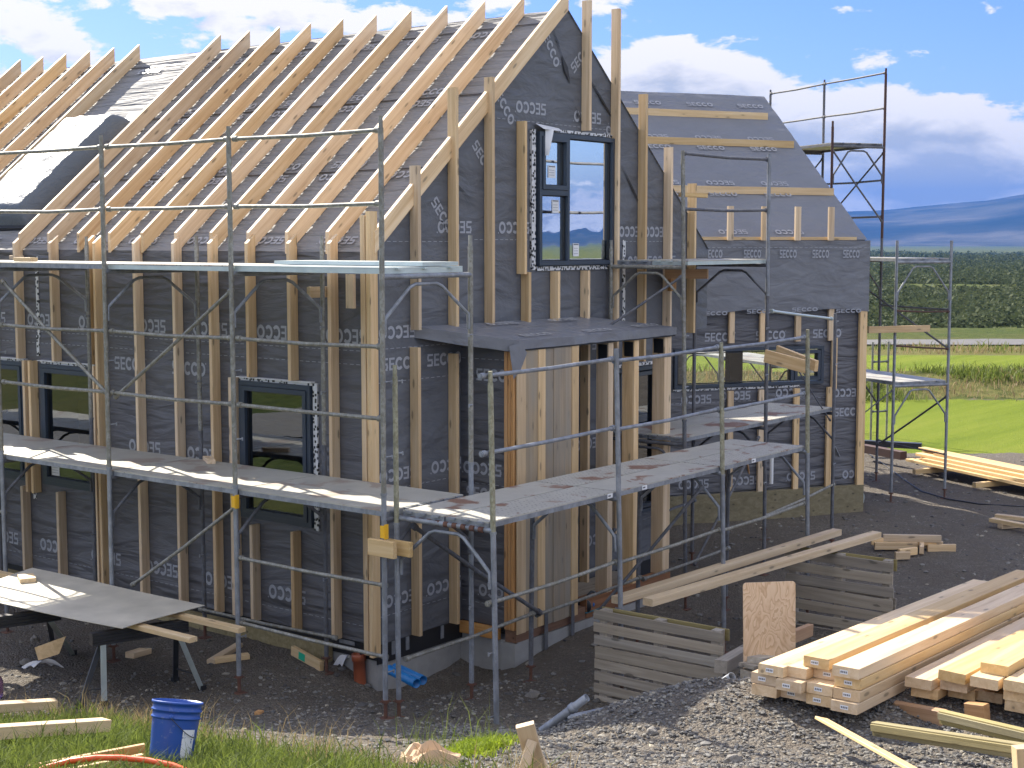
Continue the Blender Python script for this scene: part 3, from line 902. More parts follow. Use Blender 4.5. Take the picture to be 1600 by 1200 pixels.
mb.grid(lambda a, b: roofpt(-.02+a*(HL+.02), b*SLOPE, rwr(a*HL, b*SLOPE)), 110, 120)
mb.grid(lambda a, b: roofpt(-.02+a*(HL+.02), b*SLOPE, 0, True), 20, 10)
FR = Frame((0, 0, EAVE_Z), (0, -1, 0), (-sa, 0, ca), (ca, 0, sa))
for v, fl in ((.10, 1), (1.18, 1), (1.40, 0), (2.5, 1), (2.72, 0), (3.85, 1)):
    for u0 in np.arange(-HL+.2+v*.2, -.6, 1.03):
        logo(mb, FR, u0, v, .5, .115, fl, 1, .020)
mb.build('roof_membrane', ['roof_membrane', 'print_faint'], house)
mb = MB()   # tape seams along the slope
for v, w in ((1.33, .018), (2.65, .022), (4.02, .02)):
    mb.grid(lambda a, b: roofpt(a*HL, v+b*w+.02*noise.noise(Vector((a*9, v, 0))), .013+rwr(a*HL, v)), 80, 1)
mb.build('lap_seam', 'black', house)

# rafters stand on the membrane; the wall studs run up past the eaves beside them
TH, DP = .046, .116
for k in list(range(0, 11))+list(range(13, 21)):
    y = .012+.586*k-(.05 if k == 0 else 0)
    dr = DP+.056
    c0 = roofpt(y, .02, dr/2+.012); c1 = roofpt(y, SLOPE+.02, dr/2+.012)
    tanp = math.tan(AL)
    board('rafter', c0, c1, dr, TH, (-sa, 0, ca), 'pine', house, c0=tanp, c1=tanp)
stud_y = [.03, .565, 1.15, 1.78, 2.37, 2.97, 3.65, 4.52, 5.22, 5.95, 6.55, 7.15, 7.75, 8.35, 8.95]


def lstud(y, z0, z1, sk=True):
    board('stud', (-.062, y, z0), (-.062, y, z1), .116, TH, (-1, 0, 0), 'pine', house, c1=(-math.tan(AL)*.95 if sk else 0))


for y in stud_y:
    zt = 4.63; yy = y-.055 if y > .1 else y
    if y < .1: continue
    over = [w for w in (W1, W2, W3, W4) if w[0]-.06 < -yy < w[1]+.06]
    if over: lstud(yy, over[0][3]+.05, zt); lstud(yy, .5, over[0][2]-.06, False)
    else: lstud(yy, .5, zt)
for y in (2.02, 5.66, 5.78, 4.40): lstud(y, 1.50 if y > 4.5 else .5, 3.14, False)
lstud(4.32, .5, 4.63)
# the doubled stud at the corner
board('corner_stud', (-.062, .045, .42), (-.062, .045, 4.86), .116, .060, (-1, 0, 0), 'pine', house)
board('corner_stud', (-.055, -.022, .40), (-.055, -.022, 4.9), .110, .060, (-1, 0, 0), 'pine', house)
for (x, z0, z1) in [(.545, .5, 3.52), (.56, 3.70, 5.37), (1.16, .5, 3.42), (1.165, 3.68, 6.2), (1.78, 3.66, 6.36), (2.44, 3.64, 4.26), (2.36, 4.24, 5.93), (3.0, 3.62, 4.26), (3.61, 3.6, 4.26), (3.62, 5.90, 7.40),
                    (4.24, 1.0, 7.38), (4.86, 3.1, 6.42), (5.47, .55, 5.80), (6.07, 3.40, 5.36), (2.95, .5, 3.5), (3.62, .5, 3.5), (5.40, .55, 3.2)]:
    board('stud', (x, -.062, z0), (x, -.062, z1), .116, TH, (0, -1, 0), 'pine', house)
# base of the walls: membrane lap, plinth timber, concrete
mb = MB(); mb.box(-.012, 5.62, -.012, .0, .30, .50); mb.box(-.012, 0, 0, HL, .34, .50); mb.build('damp_course', 'black', house)
mb = MB(); mb.box(-.10, -.015, .62, HL, -.1, .43); mb.build('plinth', 'plinth_wood', house)
mb = MB(); mb.box(.01, 1.37, .012, .3, -.9, .36); mb.box(.01, .3, .3, HL, -.9, .36); mb.box(3.0, 5.6, .012, .3, -.9, .36); mb.build('foundation', 'concrete', house)
for x in (.42, .98, .2): 
    mb = MB(); mb.box(x, x+.05, -.020, -.0125, .36, .50); mb.build('strap', 'galv', house)
mb = MB(); mb.box(-.02, -.0125, .30, .52, .45, .49); mb.build('strap', 'galv', house)

# windows of the long wall
for w, st in ((W1, ()), (W2, ((-5.40, -5.24, 1.74, 1.90),)), (W3, ()), (W4, ())):
    window(house, FL, *w, [(w[0]+.048, w[1]-.048, w[2]+.048, w[3]-.048, True)], 'glass_ground', stickers=st)
    mb = MB(); mb.box(w[1]+.012, w[1]+.075, w[2]-.03, w[3]+.03, 0.001, .022, 0, FL); mb.box(w[0]-.02, w[1]+.01, w[3]+.003, w[3]+.035, 0.001, .03, 0, FL); mb.build('window_tape', 'tape', house)
    mb = MB(); mb.box(w[0]-.03, w[1]+.03, w[3]+.036, w[3]+.044, 0.001, .07, 0, FL); mb.build('window_flashing', 'white_sheet', house)
# gable window: small sash over a light on the left, one tall light on the right
um = 3.25
window(house, FG, *GW, [(GW[0]+.045, um, 5.19, GW[3]-.045, True), (GW[0]+.048, um-.01, GW[2]+.048, 5.13, False), (um+.03, GW[1]-.048, GW[2]+.048, GW[3]-.048, False)], 'glass', .07,
       [(2.92, 3.06, 5.33, 5.47), (3.0, 3.13, 4.93, 5.08), (3.42, 3.54, 4.43, 4.58)], mull=[(um-.01, um+.03, GW[2]+.048, GW[3]-.048), (GW[0]+.048, um-.011, 5.13, 5.19)])
mb = MB(); mb.box(GW[0]-.10, GW[0]-.025, GW[2]-.05, GW[3]+.02, .001, .03, 0, FG); mb.box(GW[0], GW[1]+.02, GW[2]-.06, GW[2]-.012, .001, .03, 0, FG); mb.box(GW[0]+.3, GW[1]+.02, GW[3]+.012, GW[3]+.045, .001, .03, 0, FG)
mb.box(4.50, 4.555, 3.55, 4.62, .001, .014, 0, FG); mb.box(3.72, 3.775, 3.72, 4.25, .001, .014, 0, FG)
mb.build('window_tape', 'tape', house)
mb = MB(); mb.grid(lambda a, b: FG(GW[0]-.02+a*.45, GW[3]+.02+.07*b-.03*a*b, .02+.12*(1-b)*(1-.5*a)), 6, 4); mb.grid(lambda a, b: FG(GW[0]+.08+.10*a*b, GW[3]+.03-.30*(1-b)*1.0, .085+.05*a), 4, 6)
mb.build('torn_flashing', 'white_sheet', house)
window(house, FG, *GD, [(GD[0]+.06, GD[1]-.06, GD[2]+.06, GD[3]-.06, True)], 'glass_ground', name='porch_window')
mb = MB(); mb.box(GD[0]-.09, GD[0]-.02, GD[2], GD[3], .001, .02, 0, FG); mb.box(GD[0], GD[1]+.03, GD[3]+.01, GD[3]+.05, .001, .03, 0, FG); mb.build('window_tape', 'tape', house)

for (u, v0, v1) in ((-5.62, 3.42, 4.42), (-5.64, 3.2, 3.45), (-5.80, 1.4, 1.62)):
    mb = MB(); mb.box(u, u+.05, v0, v1, .001, .012, 0, FL); mb.build('tape_strip', 'tape', house)
# loose laps and slits of the gable membrane
for (x0, z0, x1, z1, w) in [(3.18, 6.75, 3.36, 6.42, .05), (3.02, 7.02, 3.20, 6.72, .012), (3.72, 6.55, 4.35, 6.0, .022), (4.45, 5.55, 4.95, 4.98, .018), (3.45, 6.2, 3.66, 5.9, .012), (1.0, 5.4, 1.6, 5.0, .008)]:
    mb = MB(); d = Vector((x1-x0, 0, z1-z0)).normalized(); q = Vector((-d.z, 0, d.x)); A, B = Vector((x0, -.012, z0)), Vector((x1, -.012, z1)); C = (A+B)/2
    mb.add([A, C+q*w, B, C-q*w+Vector((0, -.012, 0))], [(0, 1, 2), (0, 2, 3)])
    mb.build('membrane_slit', 'black', house)

# wrapped roof window lying between the rafters
mb = MB(); y0, y1, t0, t1, hh = 6.18, 7.42, .42, 2.62, .25
def wrapf(a, b):
    e = min(a, 1-a)*12; f = min(b, 1-b)*14
    k = min(1, e)**.5*min(1, f)**.5
    n = .03+hh*k+.018*noise.noise(Vector((a*7, b*16, 3)))*k
    return roofpt(y0+(y1-y0)*(.02+.96*a)+.01*noise.noise(Vector((a*5, b*9, 8))), t0+(t1-t0)*b, n)
mb.grid(wrapf, 40, 60)
sk = mb.build('wrapped_skylight', 'wrap', house)
mb = MB(); mb.box(y0-.03, y1+.03, 0, 1, 0, 1, 0, lambda a, b, c: roofpt(a, t0-.05+(t1-t0+.1)*b, .015+.03*c)); mb.build('skylight_flashing', 'black', house)

# ---------------- the porch
AX0, AX1, AY = 1.35, 4.44, -.75
mb = MB(); FSD = Frame((AX0, 0, 0), (0, -1, 0), (-1, 0, 0))
mb.quad(FSD(.0, .50), FSD(.73, .50), FSD(.73, 3.45), FSD(.0, 3.55))
for (u, v, fl) in ((.22, 3.13, 0), (.04, 2.12, 1), (.08, 1.85, 0), (.25, .80, 1)):
    # a logo that runs off the corner is cut there
    sub = MB(); logo(sub, FSD, u, v, .52, .13, fl)
    for f, mi in zip(sub.f, sub.m):
        if all((-(sub.v[i].y)) < .72 for i in f): mb.quad(*[sub.v[i] for i in f], 1)
for v in (3.36, 2.02, .72): dashes(mb, FSD, .02, .70, v)
mb.build('porch_side_membrane', ['wall_membrane', 'print'], house)
mb = MB(); mb.box(AX0+.02, AX0+.15, AY+.03, -.02, .50, 3.42); mb.build('porch_side_wall', 'dark_in', house)
mb = MB(); mb.box(AX0+.002, AX0+.2, AY-.02, .012, -.9, .36); mb.box(AX0-.06, AX1+.1, AY-.03, AY+.16, -.9, .352); mb.build('porch_foundation', 'concrete', house)
board('porch_sill', (AX0-.03, AY+.05, .43), (2.62, AY+.05, .43), .14, .14, (0, 0, 1), 'red_wood', house)
board('porch_sill', (2.63, AY+.05, .47), (AX1, AY+.05, .47), .22, .15, (0, 0, 1), 'red_wood', house)
board('side_plate', (AX0-.03, -.02, .43), (AX0-.03, AY+.2, .43), .13, .05, (0, 0, 1), 'larch', house)
xs = [AX0-.04, AX0+.11, AX0+.33, AX0+.46, AX0+.61, AX0+.83, AX0+.95, 2.43]
zb = .50
for i, (a, b) in enumerate(zip(xs, xs[1:])):
    dy = -.0 if i % 2 else -.010
    mt = ('clad_new', 'clad', 'clad_new', 'clad', 'clad', 'clad', 'clad_new')[i]
    board('cladding_board', ((a+b)/2, AY-.03+dy, zb-.05+.02*random.random()), ((a+b)/2, AY-.03+dy, 3.47), b-a+(.014 if i % 2 else -.002), .02, (1, 0, 0), mt, house)
for i in range(3): board('corner_post', (AX0-.035+.0*i, AY+.005+.045*i, .50), (AX0-.035, AY+.005+.045*i, 3.46), .045, .04, (1, 0, 0), 'larch', house)
for x in (3.10, 3.64, 4.33):
    p = board('porch_post', (x, AY+.06, .58), (x, AY+.06, 3.46), .17, .10 if x < 4 else .15, (0, 1, 0), 'pine', house)
    mb = MB(); mb.box(x-.062, x-.052 if x < 4 else x-.078, AY-.01, AY+.11, 3.27, 3.44) if x < 4 else mb.box(x-.085, x-.078, AY-.01, AY+.12, 3.27, 3.44); mb.build('post_bracket', 'black', p)
for x in (1.78, 2.28):
    mb = MB(); mb.box(x, x+.06, AY-.066, AY-.06, .08, .62); mb.build('hold_down_strap', 'galv_dark', house)
mb = MB(); mb.box(2.44, AX1-.1, AY+.16, -.02, .40, .50); mb.build('porch_floor', 'grey_wood', house)
# canopy: its ends are cut on the skew
cb = [(.63, 0, 3.73), (3.72, 0, 3.70), (AX1+.03, AY-.06, 3.575), (1.33, AY-.06, 3.575)]
cb[0] = (.60, -.004, 3.73); cb[1] = (3.70, -.004, 3.71)
P = [Vector(p) for p in cb]
def canopy_top(a, b):
    q = (P[0]*(1-a)+P[1]*a)*(1-b)+(P[3]*(1-a)+P[2]*a)*b
    q.z += .010*noise.noise(Vector((q.x*3, q.y*7, 2)))*(1 if .02 < b < .98 and .01 < a < .99 else 0)
    return q
SHEETS.add('canopy_membrane')
mb = MB(); mb.grid(canopy_top, 40, 14)
def skirt_(a, b, h=.092):
    n = 24; A = [a+(b-a)*(i/n) for i in range(n+1)]
    for p, q in zip(A, A[1:]): mb.quad(p, q, q-Vector((0, 0, h+.012*noise.noise(q*4))), p-Vector((0, 0, h+.012*noise.noise(p*4))))
skirt_(P[3], P[2]); skirt_(P[0], P[3], .12); skirt_(P[2], P[1])
FC = Frame(P[3], P[2]-P[3], Vector((0, -.17, 1)), (P[0]-P[3])-(P[2]-P[3]).normalized()*((P[0]-P[3]).dot((P[2]-P[3]).normalized())))
for (u, v, fl) in ((.22, .10, 0), (1.35, .07, 0), (2.4, .10, 0), (.3, .62, 1), (1.4, .60, 1)): logo(mb, FC, u, v, .52, .10, fl, 1, .012)
cm = mb.build('canopy_membrane', ['canopy_membrane', 'print_faint'], house)
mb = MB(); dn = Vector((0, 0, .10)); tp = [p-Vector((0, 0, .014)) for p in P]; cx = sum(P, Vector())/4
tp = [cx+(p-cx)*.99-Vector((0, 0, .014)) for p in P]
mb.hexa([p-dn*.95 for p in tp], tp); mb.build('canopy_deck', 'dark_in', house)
mb = MB(); a = P[3]; mb.add([a+Vector((.01, -.008, -.02)), a+Vector((-.10, .06, -.05)), a+Vector((-.06, .03, -.40)), a+Vector((.015, -.008, -.30)), a+Vector((.12, -.01, -.13))], [(0, 1, 2, 3), (0, 3, 4)]); mb.build('canopy_flap', 'canopy_membrane', house)

# ================================================================ the second house, turned a little
WA = R(32); WD = Vector((math.cos(WA), -math.sin(WA), 0)); WN = Vector((math.sin(WA), math.cos(WA), 0))
WC = Vector((11.31, -.16, 0)); WLEN = 5.6
wing = thing('house', 'lower wrapped house on the right with battens across its roof and a long strip window', 'house', WC)
FWG = Frame(WC, WD, -WN)       # front wall, u from -WLEN to 0
W_TOP, W_RZ, W_HALF = 4.62, 7.17, 3.3
wa = math.atan2(W_RZ-W_TOP, W_HALF)
def wu(px, py, n=0): p = on_plane(px, py, FWG(0, 0, n), WN); q = p-WC; return q.dot(WD), p.z
ww0 = wu(1052, 545)[0]; ww1 = wu(1285, 540)[0]; wz1 = wu(1170, 543)[1]; wz0 = wu(1170, 603)[1]
mb = MB(); holed(mb, FWG, [-WLEN, 0], lambda u: 3.62, .72, [(ww0, ww1, wz0, wz1)])
for px, py, fl in ((1101, 534, 0), (1181, 531, 0), (1270, 528, 0), (1064, 632, 1), (1126, 626, 1), (1212, 621, 1), (1302, 621, 1), (1060, 765, 1), (1141, 759, 1), (1229, 752, 1), (1316, 748, 1), (1303, 651, 0)):
    u, z = wu(px, py); 
    sub = MB(); logo(sub, FWG, u, z, .52, .135, fl)
    for f, mi in zip(sub.f, sub.m):
        if all((sub.v[i]-WC).dot(WD) < -.03 for i in f): mb.quad(*[sub.v[i] for i in f], 1)
for py in (625, 770): dashes(mb, FWG, -WLEN+.1, -.1, wu(1200, py)[1])
mb.build('wall_membrane', ['wall_membrane', 'print'], wing)
def WP(u, n, z): return WC+WD*u+WN*n+Vector((0, 0, z))
mb = MB()   # far walls and the gable ends; the back has an opening the field shows through
holed(mb, Frame(WP(0, 2*W_HALF, 0), WD, WN), [-WLEN, 0], lambda u: W_TOP, .72, [(-WLEN+.3, -.3, .95, 3.35)])
FWE = Frame(WP(0, 0, 0), WN, WD)       # its right hand end has a wide opening too
holed(mb, FWE, [0, W_HALF, 2*W_HALF], lambda n: W_TOP+(W_RZ-W_TOP)*(1-abs(n-W_HALF)/W_HALF), .72, [(.7, 6.1, .95, 3.35)])
for u in (-WLEN,):
    mb.quad(WP(u, 0, .72), WP(u, 2*W_HALF, .72), WP(u, 2*W_HALF, W_TOP), WP(u, 0, W_TOP)); mb.add([WP(u, 0, W_TOP), WP(u, 2*W_HALF, W_TOP), WP(u, W_HALF, W_RZ)], [(0, 1, 2)])
mb.quad(WP(-WLEN, 0, 3.6), WP(0, 0, 3.6), WP(0, 2*W_HALF, 3.6), WP(-WLEN, 2*W_HALF, 3.6)); mb.quad(WP(-WLEN, 0, .75), WP(0, 0, .75), WP(0, 2*W_HALF, .75), WP(-WLEN, 2*W_HALF, .75))
mb.build('back_wall', 'wall_membrane', wing)
# upper box hung with a loose skirt
SHEETS.add('skirt_membrane')
mb = MB()
def skf(a, b):
    u = -WLEN+(WLEN+.03)*a; zb = 3.52+.03*math.sin(a*23)+.02*noise.noise(Vector((a*14, 0, 0)))
    return FWG(u, zb+(W_TOP-zb)*b, .10+.012*noise.noise(Vector((a*9, b*3, 1)))+.02*(1-b)*noise.noise(Vector((a*17, b, 5))))
mb.grid(skf, 70, 14)
mb.quad(FWG(.03, 3.52, .10), FWG(.03, 3.52, -.05), FWG(.03, W_TOP, -.05), FWG(.03, W_TOP, .10)); mb.quad(FWG(-WLEN, W_TOP, .10), FWG(.03, W_TOP, .10), FWG(.03, W_TOP, 0), FWG(-WLEN, W_TOP, 0))
for px in (1100, 1161, 1217, 1268, 1316):
    u, z = wu(px, 403, .1); logo(mb, FWG, u, z, .30, .125, 0, 1, .125)
for i in range(6): logo(mb, FWG, -4.6+i*.80, 3.50+.02*math.sin(i*2.1), .46, .06, 0, 1, .14)
dashes(mb, FWG, -WLEN, -.02, wu(1250, 387, .1)[1], 1, .125)
mb.build('skirt_membrane', ['wing_membrane', 'print'], wing)
board('eave_batten', FWG(-4.2, W_TOP+.03, .07), FWG(-.22, W_TOP+.03, .07), .05, .045, (0, 0, 1), 'pine_pale', wing)
# roof
SHEETS.add('wing_roof'); WS = math.hypot(W_HALF, W_RZ-W_TOP); cw, sw = math.cos(wa), math.sin(wa)
def wroof(u, t, n=0): return WP(u, t*cw-n*sw, W_TOP+t*sw+n*cw)
mb = MB(); mb.grid(lambda a, b: wroof(-WLEN+(WLEN+.03)*a, b*WS, .015+.012*noise.noise(Vector((a*3.2, b*16, 2)))+.006*noise.noise(Vector((a*11, b*30, 5)))), 60, 60)
mb.grid(lambda a, b: WP(-WLEN+(WLEN+.03)*a, 2*W_HALF-b*W_HALF, W_TOP+b*(W_RZ-W_TOP)), 4, 4)
FWR = Frame(WP(0, 0, W_TOP), WD, (WN*-sw+Vector((0, 0, cw))), (WN*cw+Vector((0, 0, sw))))
for v, fl in ((.12, 1), (1.12, 0), (1.42, 1), (2.42, 0), (2.72, 1), (3.75, 0)):
    for u in np.arange(-4.6+.25*v, -.6, 1.0): logo(mb, FWR, u, v, .5, .11, fl, 1, .034)
mb.build('wing_roof', ['wing_membrane', 'print_faint'], wing)
rn = WN*-sw+Vector((0, 0, cw))
for (pxa, pya, pxb, pyb) in ((1062, 294, 1299, 296), (1020, 219, 1236, 221), (984, 173, 1196, 178)):
    a = on_plane(pxa, pya, wroof(0, 0, .05), rn); b = on_plane(pxb, pyb, wroof(0, 0, .05), rn)
    ta = (((a-WC).dot(WN))+.0)/cw; tb = ((b-WC).dot(WN))/cw; ub = (b-WC).dot(WD); ua = (a-WC).dot(WD)
    t = (ta+tb)/2
    board('roof_batten', wroof(ua-.5, t, .05), wroof(ub, t-.02, .05), .12, .048, (0, 0, 1), 'pine_pale', wing)
for px in (1140, 1193, 1245, 1297): 
    u = wu(px, 400, .15)[0]; board('stud', FWG(u, W_TOP-.0, .16), FWG(u, 5.14, .16), .095, .05, (1, 0, 0) if 0 else WD, 'pine', wing)
u = wu(1335, 400, -.5)[0]; board('stud', FWG(u+.05, W_TOP-.1, -1.0), FWG(u+.05, 4.98, -1.0), .095, .05, WD, 'pine', wing)
for px in (1140, 1188, 1243, 1294, 1344):
    u = wu(px, 700, .06)[0]
    if px < 1300:
        board('stud', FWG(u, wz1+.08, .06), FWG(u, 3.58, .06), .095, .05, WD, 'pine', wing); board('stud', FWG(u, .70, .06), FWG(u, wz0-.06, .06), .095, .05, WD, 'pine', wing)
    else: board('stud', FWG(-.05, .70, .06), FWG(-.05, 3.62, .06), .13, .06, WD, 'pine', wing)
u = wu(1303, 570, .06)[0]; board('stud', FWG(u, wz0-.1, .06), FWG(u, wz1+.12, .06), .095, .05, WD, 'pine', wing)
mb = MB(); mb.box(-WLEN, .02, .10, .70, -.0, .085, 0, FWG); mb.build('plinth', 'plinth_wood', wing)
mb = MB(); mb.box(-WLEN, 0, -.5, .70, -.02, -.3, 0, FWG); mb.build('foundation', 'concrete', wing)
um = wu(1236, 570)[0]; uq = wu(1152, 570)[0]
window(wing, FWG, ww0, ww1, wz0, wz1, [(ww0+.06, um-.03, wz0+.06, wz1-.06, False), (um+.03, ww1-.06, wz0+.06, wz1-.06, True)], 'glass_clear', mull=[(um-.03, um+.03, wz0+.06, wz1-.06)], name='strip_window')
mb = MB(); mb.box(uq+.75, uq+1.0, wz0-1.0, wz1+.4, -1.6, -1.75, 0, FWG); mb.build('inside_post', 'dark_in', wing)
mb = MB(); mb.box(ww0, ww1-.4, wz0-.045, wz0-.012, .001, .02, 0, FWG); mb.build('window_tape', 'tape', wing)

# ================================================================ scaffolds
PR = .0242
def pole(parent, p0, p1, lower='galv', upper=None, joint=None, foot=True, name='standard', jack=.16):
    """an upright from its jack on the ground to its top; changes tube at the joint height"""
    p0, p1 = Vector(p0), Vector(p1); d = (p1-p0); L = d.length; d.normalize()
    j = joint if joint else None
    a = p0+d*(jack if foot else 0)
    if j and upper:
        q = p0+d*((j-p0.z)/d.z)
        mb = MB(); mb.tube([a, q], PR); mb.tube([q-d*.01, q+d*.012], PR*1.22); s = mb.build(name, lower, parent)
        mb = MB(); mb.tube([q+d*.0, p1-d*.10], PR); mb.tube([p1-d*.10, p1], PR*.80); mb.build(name, upper, parent)
    else:
        mb = MB(); mb.tube([a, p1], PR); s = mb.build(name, lower, parent)
    if foot:
        mb = MB(); mb.tube([p0+d*.012, a+d*.03], PR*.72, 8); mb.tube([a-d*.015, a+d*.01], PR*1.5, 8); mb.tube([a+Vector((-.05, .02, -.0)), a+Vector((.05, -.02, -.012))], .008, 6)
        mb.box(p0.x-.055, p0.x+.055, p0.y-.055, p0.y+.055, p0.z-.03, p0.z+.004); mb.build('base_jack', 'rust', parent)
    return s
def rail(parent, a, b, mat='galv', r=.0185, name='guard_rail', hooks=True):
    a, b = Vector(a), Vector(b); d = (b-a).normalized(); mb = MB(); m = (a+b)/2-Vector((0, 0, .004+.012*random.random()))
    mb.tube([a, m, b], r, 8)
    if hooks:
        for p in (a+d*.03, b-d*.03): mb.tube([p-d*.025, p+d*.025], r*1.5, 8)
    mb.build(name, mat, parent)
def pin(parent, p, d):
    mb = MB(); d = Vector(d); mb.tube([p, p+d*.075], .007, 6); mb.tube([p+d*.07+Vector((0, 0, .012)), p+d*.07-Vector((0, 0, .02))], .009, 6); mb.build('wedge_pin', 'galv', parent)
def frame_head(parent, a, b, z, mat='galv', mato=None, drop=.36):
    """transom between the two uprights and the arched brace under it"""
    a, b = Vector((a[0], a[1], z)), Vector((b[0], b[1], z)); d = b-a
    mb = MB(); mb.tube([a, b], .0235); 
    mb.build('transom', mato or mat, parent)
    n = d.normalized(); mb = MB(); w = d.length
    pts = [a+n*.03-Vector((0, 0, drop+.14)), a+n*.035-Vector((0, 0, drop)), a+n*(w*.30)-Vector((0, 0, .095)), a+n*(w*.36)-Vector((0, 0, .07)), a+n*(w*.60)-Vector((0, 0, .07)), a+n*(w*.66)-Vector((0, 0, .095)), b-n*.035-Vector((0, 0, drop)), b-n*.03-Vector((0, 0, drop+.14))]
    mb.tube(pts, .0165, 8); mb.build('frame_brace', mat, parent)
def deck(parent, F, u0, u1, n0, n1, z, mat='deck', t=.055, name='deck_panel', hook=True, lip='galv'):
    """a scaffold panel: walking face, folded side lips, end hooks. F maps (u, n, z)"""
    mb = MB(); mb.box(u0+.012, u1-.012, n0, n1, z-.012, z, 0, F)
    mb.box(u0+.012, u1-.012, n0, n0+.012, z-t, z-.013, 1, F); mb.box(u0+.012, u1-.012, n1-.012, n1, z-t, z-.013, 1, F)
    mb.box(u0+.012, u0+.022, n0+.013, n1-.013, z-t, z-.013, 1, F); mb.box(u1-.022, u1-.012, n0+.013, n1-.013, z-t, z-.013, 1, F)
    if hook:
        k = 3
        for i in range(k):
            c = n0+(n1-n0)*(i+.5)/k
            for u, s in ((u0+.012, -1), (u1-.012, 1)): mb.box(min(u, u+s*.035), max(u, u+s*.035), c-.035, c+.035, z-.020, z-.004, 1, F)
    return mb.build(name, [mat, lip], parent)


# ---- along the long wall
SX0, SX1 = -1.5, -.3
BY = [-1.48, .42, 2.30, 4.20, 6.10, 8.0]
sca = thing('scaffold', 'two storey scaffold of steel tubes and decks along the long eaves wall', 'scaffold', (SX0, -1.48, gz(SX0, -1.48)))
FY = lambda u, n, z: Vector((n, u, z))
for i, y in enumerate(BY):
    lean = .012*math.sin(i*2.3)
    pole(sca, (SX0+lean, y, gz(SX0, y)), (SX0, y, 5.66), 'galv', 'galv_old', 2.30 if i else 2.42)
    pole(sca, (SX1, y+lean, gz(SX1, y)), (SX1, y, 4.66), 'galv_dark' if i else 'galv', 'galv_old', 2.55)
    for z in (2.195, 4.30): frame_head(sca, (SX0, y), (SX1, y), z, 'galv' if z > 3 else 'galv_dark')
    for z in (1.2, 3.1, 3.75): pin(sca, Vector((SX1, y-.02, z)), (-1, -.2, 0)); pin(sca, Vector((SX0, y-.03, z-.35)), (1, -.1, 0))
for a, b in zip(BY, BY[1:]):
    for z in (5.545, 4.925): rail(sca, (SX0+.03, a+.03, z), (SX0+.03, b-.03, z), 'galv_old')
    for z in (3.70, 3.075): rail(sca, (SX0+.03, a+.03, z), (SX0+.03, b-.03, z), 'galv_old')
for a, b, z0, z1 in ((BY[0], BY[1], 1.61, 1.61), (BY[0], BY[1], .97, .98), (BY[3], BY[4], 1.62, 1.62)): rail(sca, (SX0+.03, a, z0), (SX0+.03, b, z1), 'galv_old')
rail(sca, (SX1-.06, BY[1]-.2, .62), (SX1-.06, BY[2], .60), 'galv_old')
for y0, z0, y1, z1 in ((BY[3], 4.18, BY[2], 3.03), (BY[2], 3.02, BY[1], 4.16), (BY[2]-.2, 1.10, BY[1], 2.1)):
    rail(sca, (SX0+.055, y0-.04, z0), (SX0+.055, y1+.04, z1), 'galv_old', name='diagonal_brace')
for i, (a, b) in enumerate(zip(BY, BY[1:])):
    if i == 0:
        deck(sca, FY, a, b, -1.46, -.93, 2.27, 'deck'); deck(sca, FY, a, b, -.92, -.40, 2.27, 'deck')
    else: deck(sca, FY, a, b, -1.46, -.40, 2.27, 'deck')
for i, (a, b) in enumerate(zip(BY[:5], BY[1:5])):
    deck(sca, FY, a, b, -1.46, -.40, 4.38, 'deck_alu' if i == 0 else 'deck', lip='deck_alu' if i < 2 else 'galv')
mb = MB(); mb.box(BY[0]+.02, BY[1], -.95, -.45, 4.385, 4.42, 0, FY); mb.build('loose_deck_panel', 'deck_alu', sca)
for y, z in ((BY[1], 2.16), (BY[0], 2.10), (BY[3], 4.2)):
    mb = MB(); mb.box(SX0-.027, SX0+.024, y-.030, y-.024, z-.07, z+.06); mb.box(SX0-.030, SX0-.0245, y-.024, y+.02, z-.06, z+.05); mb.build('marker_tag', 'yellow', sca)

# ---- along the gable
GX = [-1.34, .61, 2.56, 4.52]; GY0, GY1 = -2.54, -1.52
scg = thing('scaffold', 'single deck scaffold with rust stained planks in front of the gable and porch', 'scaffold', (GX[0], GY0, gz(GX[0], GY0)))
FX = lambda u, n, z: Vector((u, n, z))
tops = [(766, 580), (963, 545), (1127, 535), (1262, 515)]; bots = [(776, 1150), (973, 925), (1133, 900), (1264, 830)]
GP = []
for i, x in enumerate(GX):
    tp = on_y(*tops[i], GY0); dd = ray(*bots[i]); bt = on_y(*bots[i], GY0); 
    bx = bt.x if abs(bt.x-tp.x) < .3 else tp.x+.06
    base = Vector((bx, GY0, gz(bx, GY0))); GP.append((base, tp))
    pole(scg, base, tp, 'galv', 'galv_lichen', 2.18 if i != 1 else None, foot=i > 0, jack=.2)
    top = (tp.x*.35+bx*.65, GY0)
    q = 2.10
    inner = pole(scg, (x-.03, GY1, gz(x, GY1)), (x-.05 if i == 0 else x, GY1, 3.54 if i == 0 else 2.24), 'galv' if i == 0 else 'galv_dark', 'galv_lichen' if i == 0 else None, 2.15 if i == 0 else None)
    frame_head(scg, (base.x*.4+tp.x*.6, GY0), (x-.02, GY1), 2.20, 'galv', 'galv')
    for z in (1.75, 1.15, .6): pin(scg, Vector((bx, GY0+.02, z)), (-1, .15, 0))
for z in (3.4, 2.77): pin(scg, Vector((GX[0]-.05, GY1, z)), (1, -.3, 0))
def gp(i, z): a, b = GP[i]; k = (z-a.z)/(b.z-a.z); return a+(b-a)*k
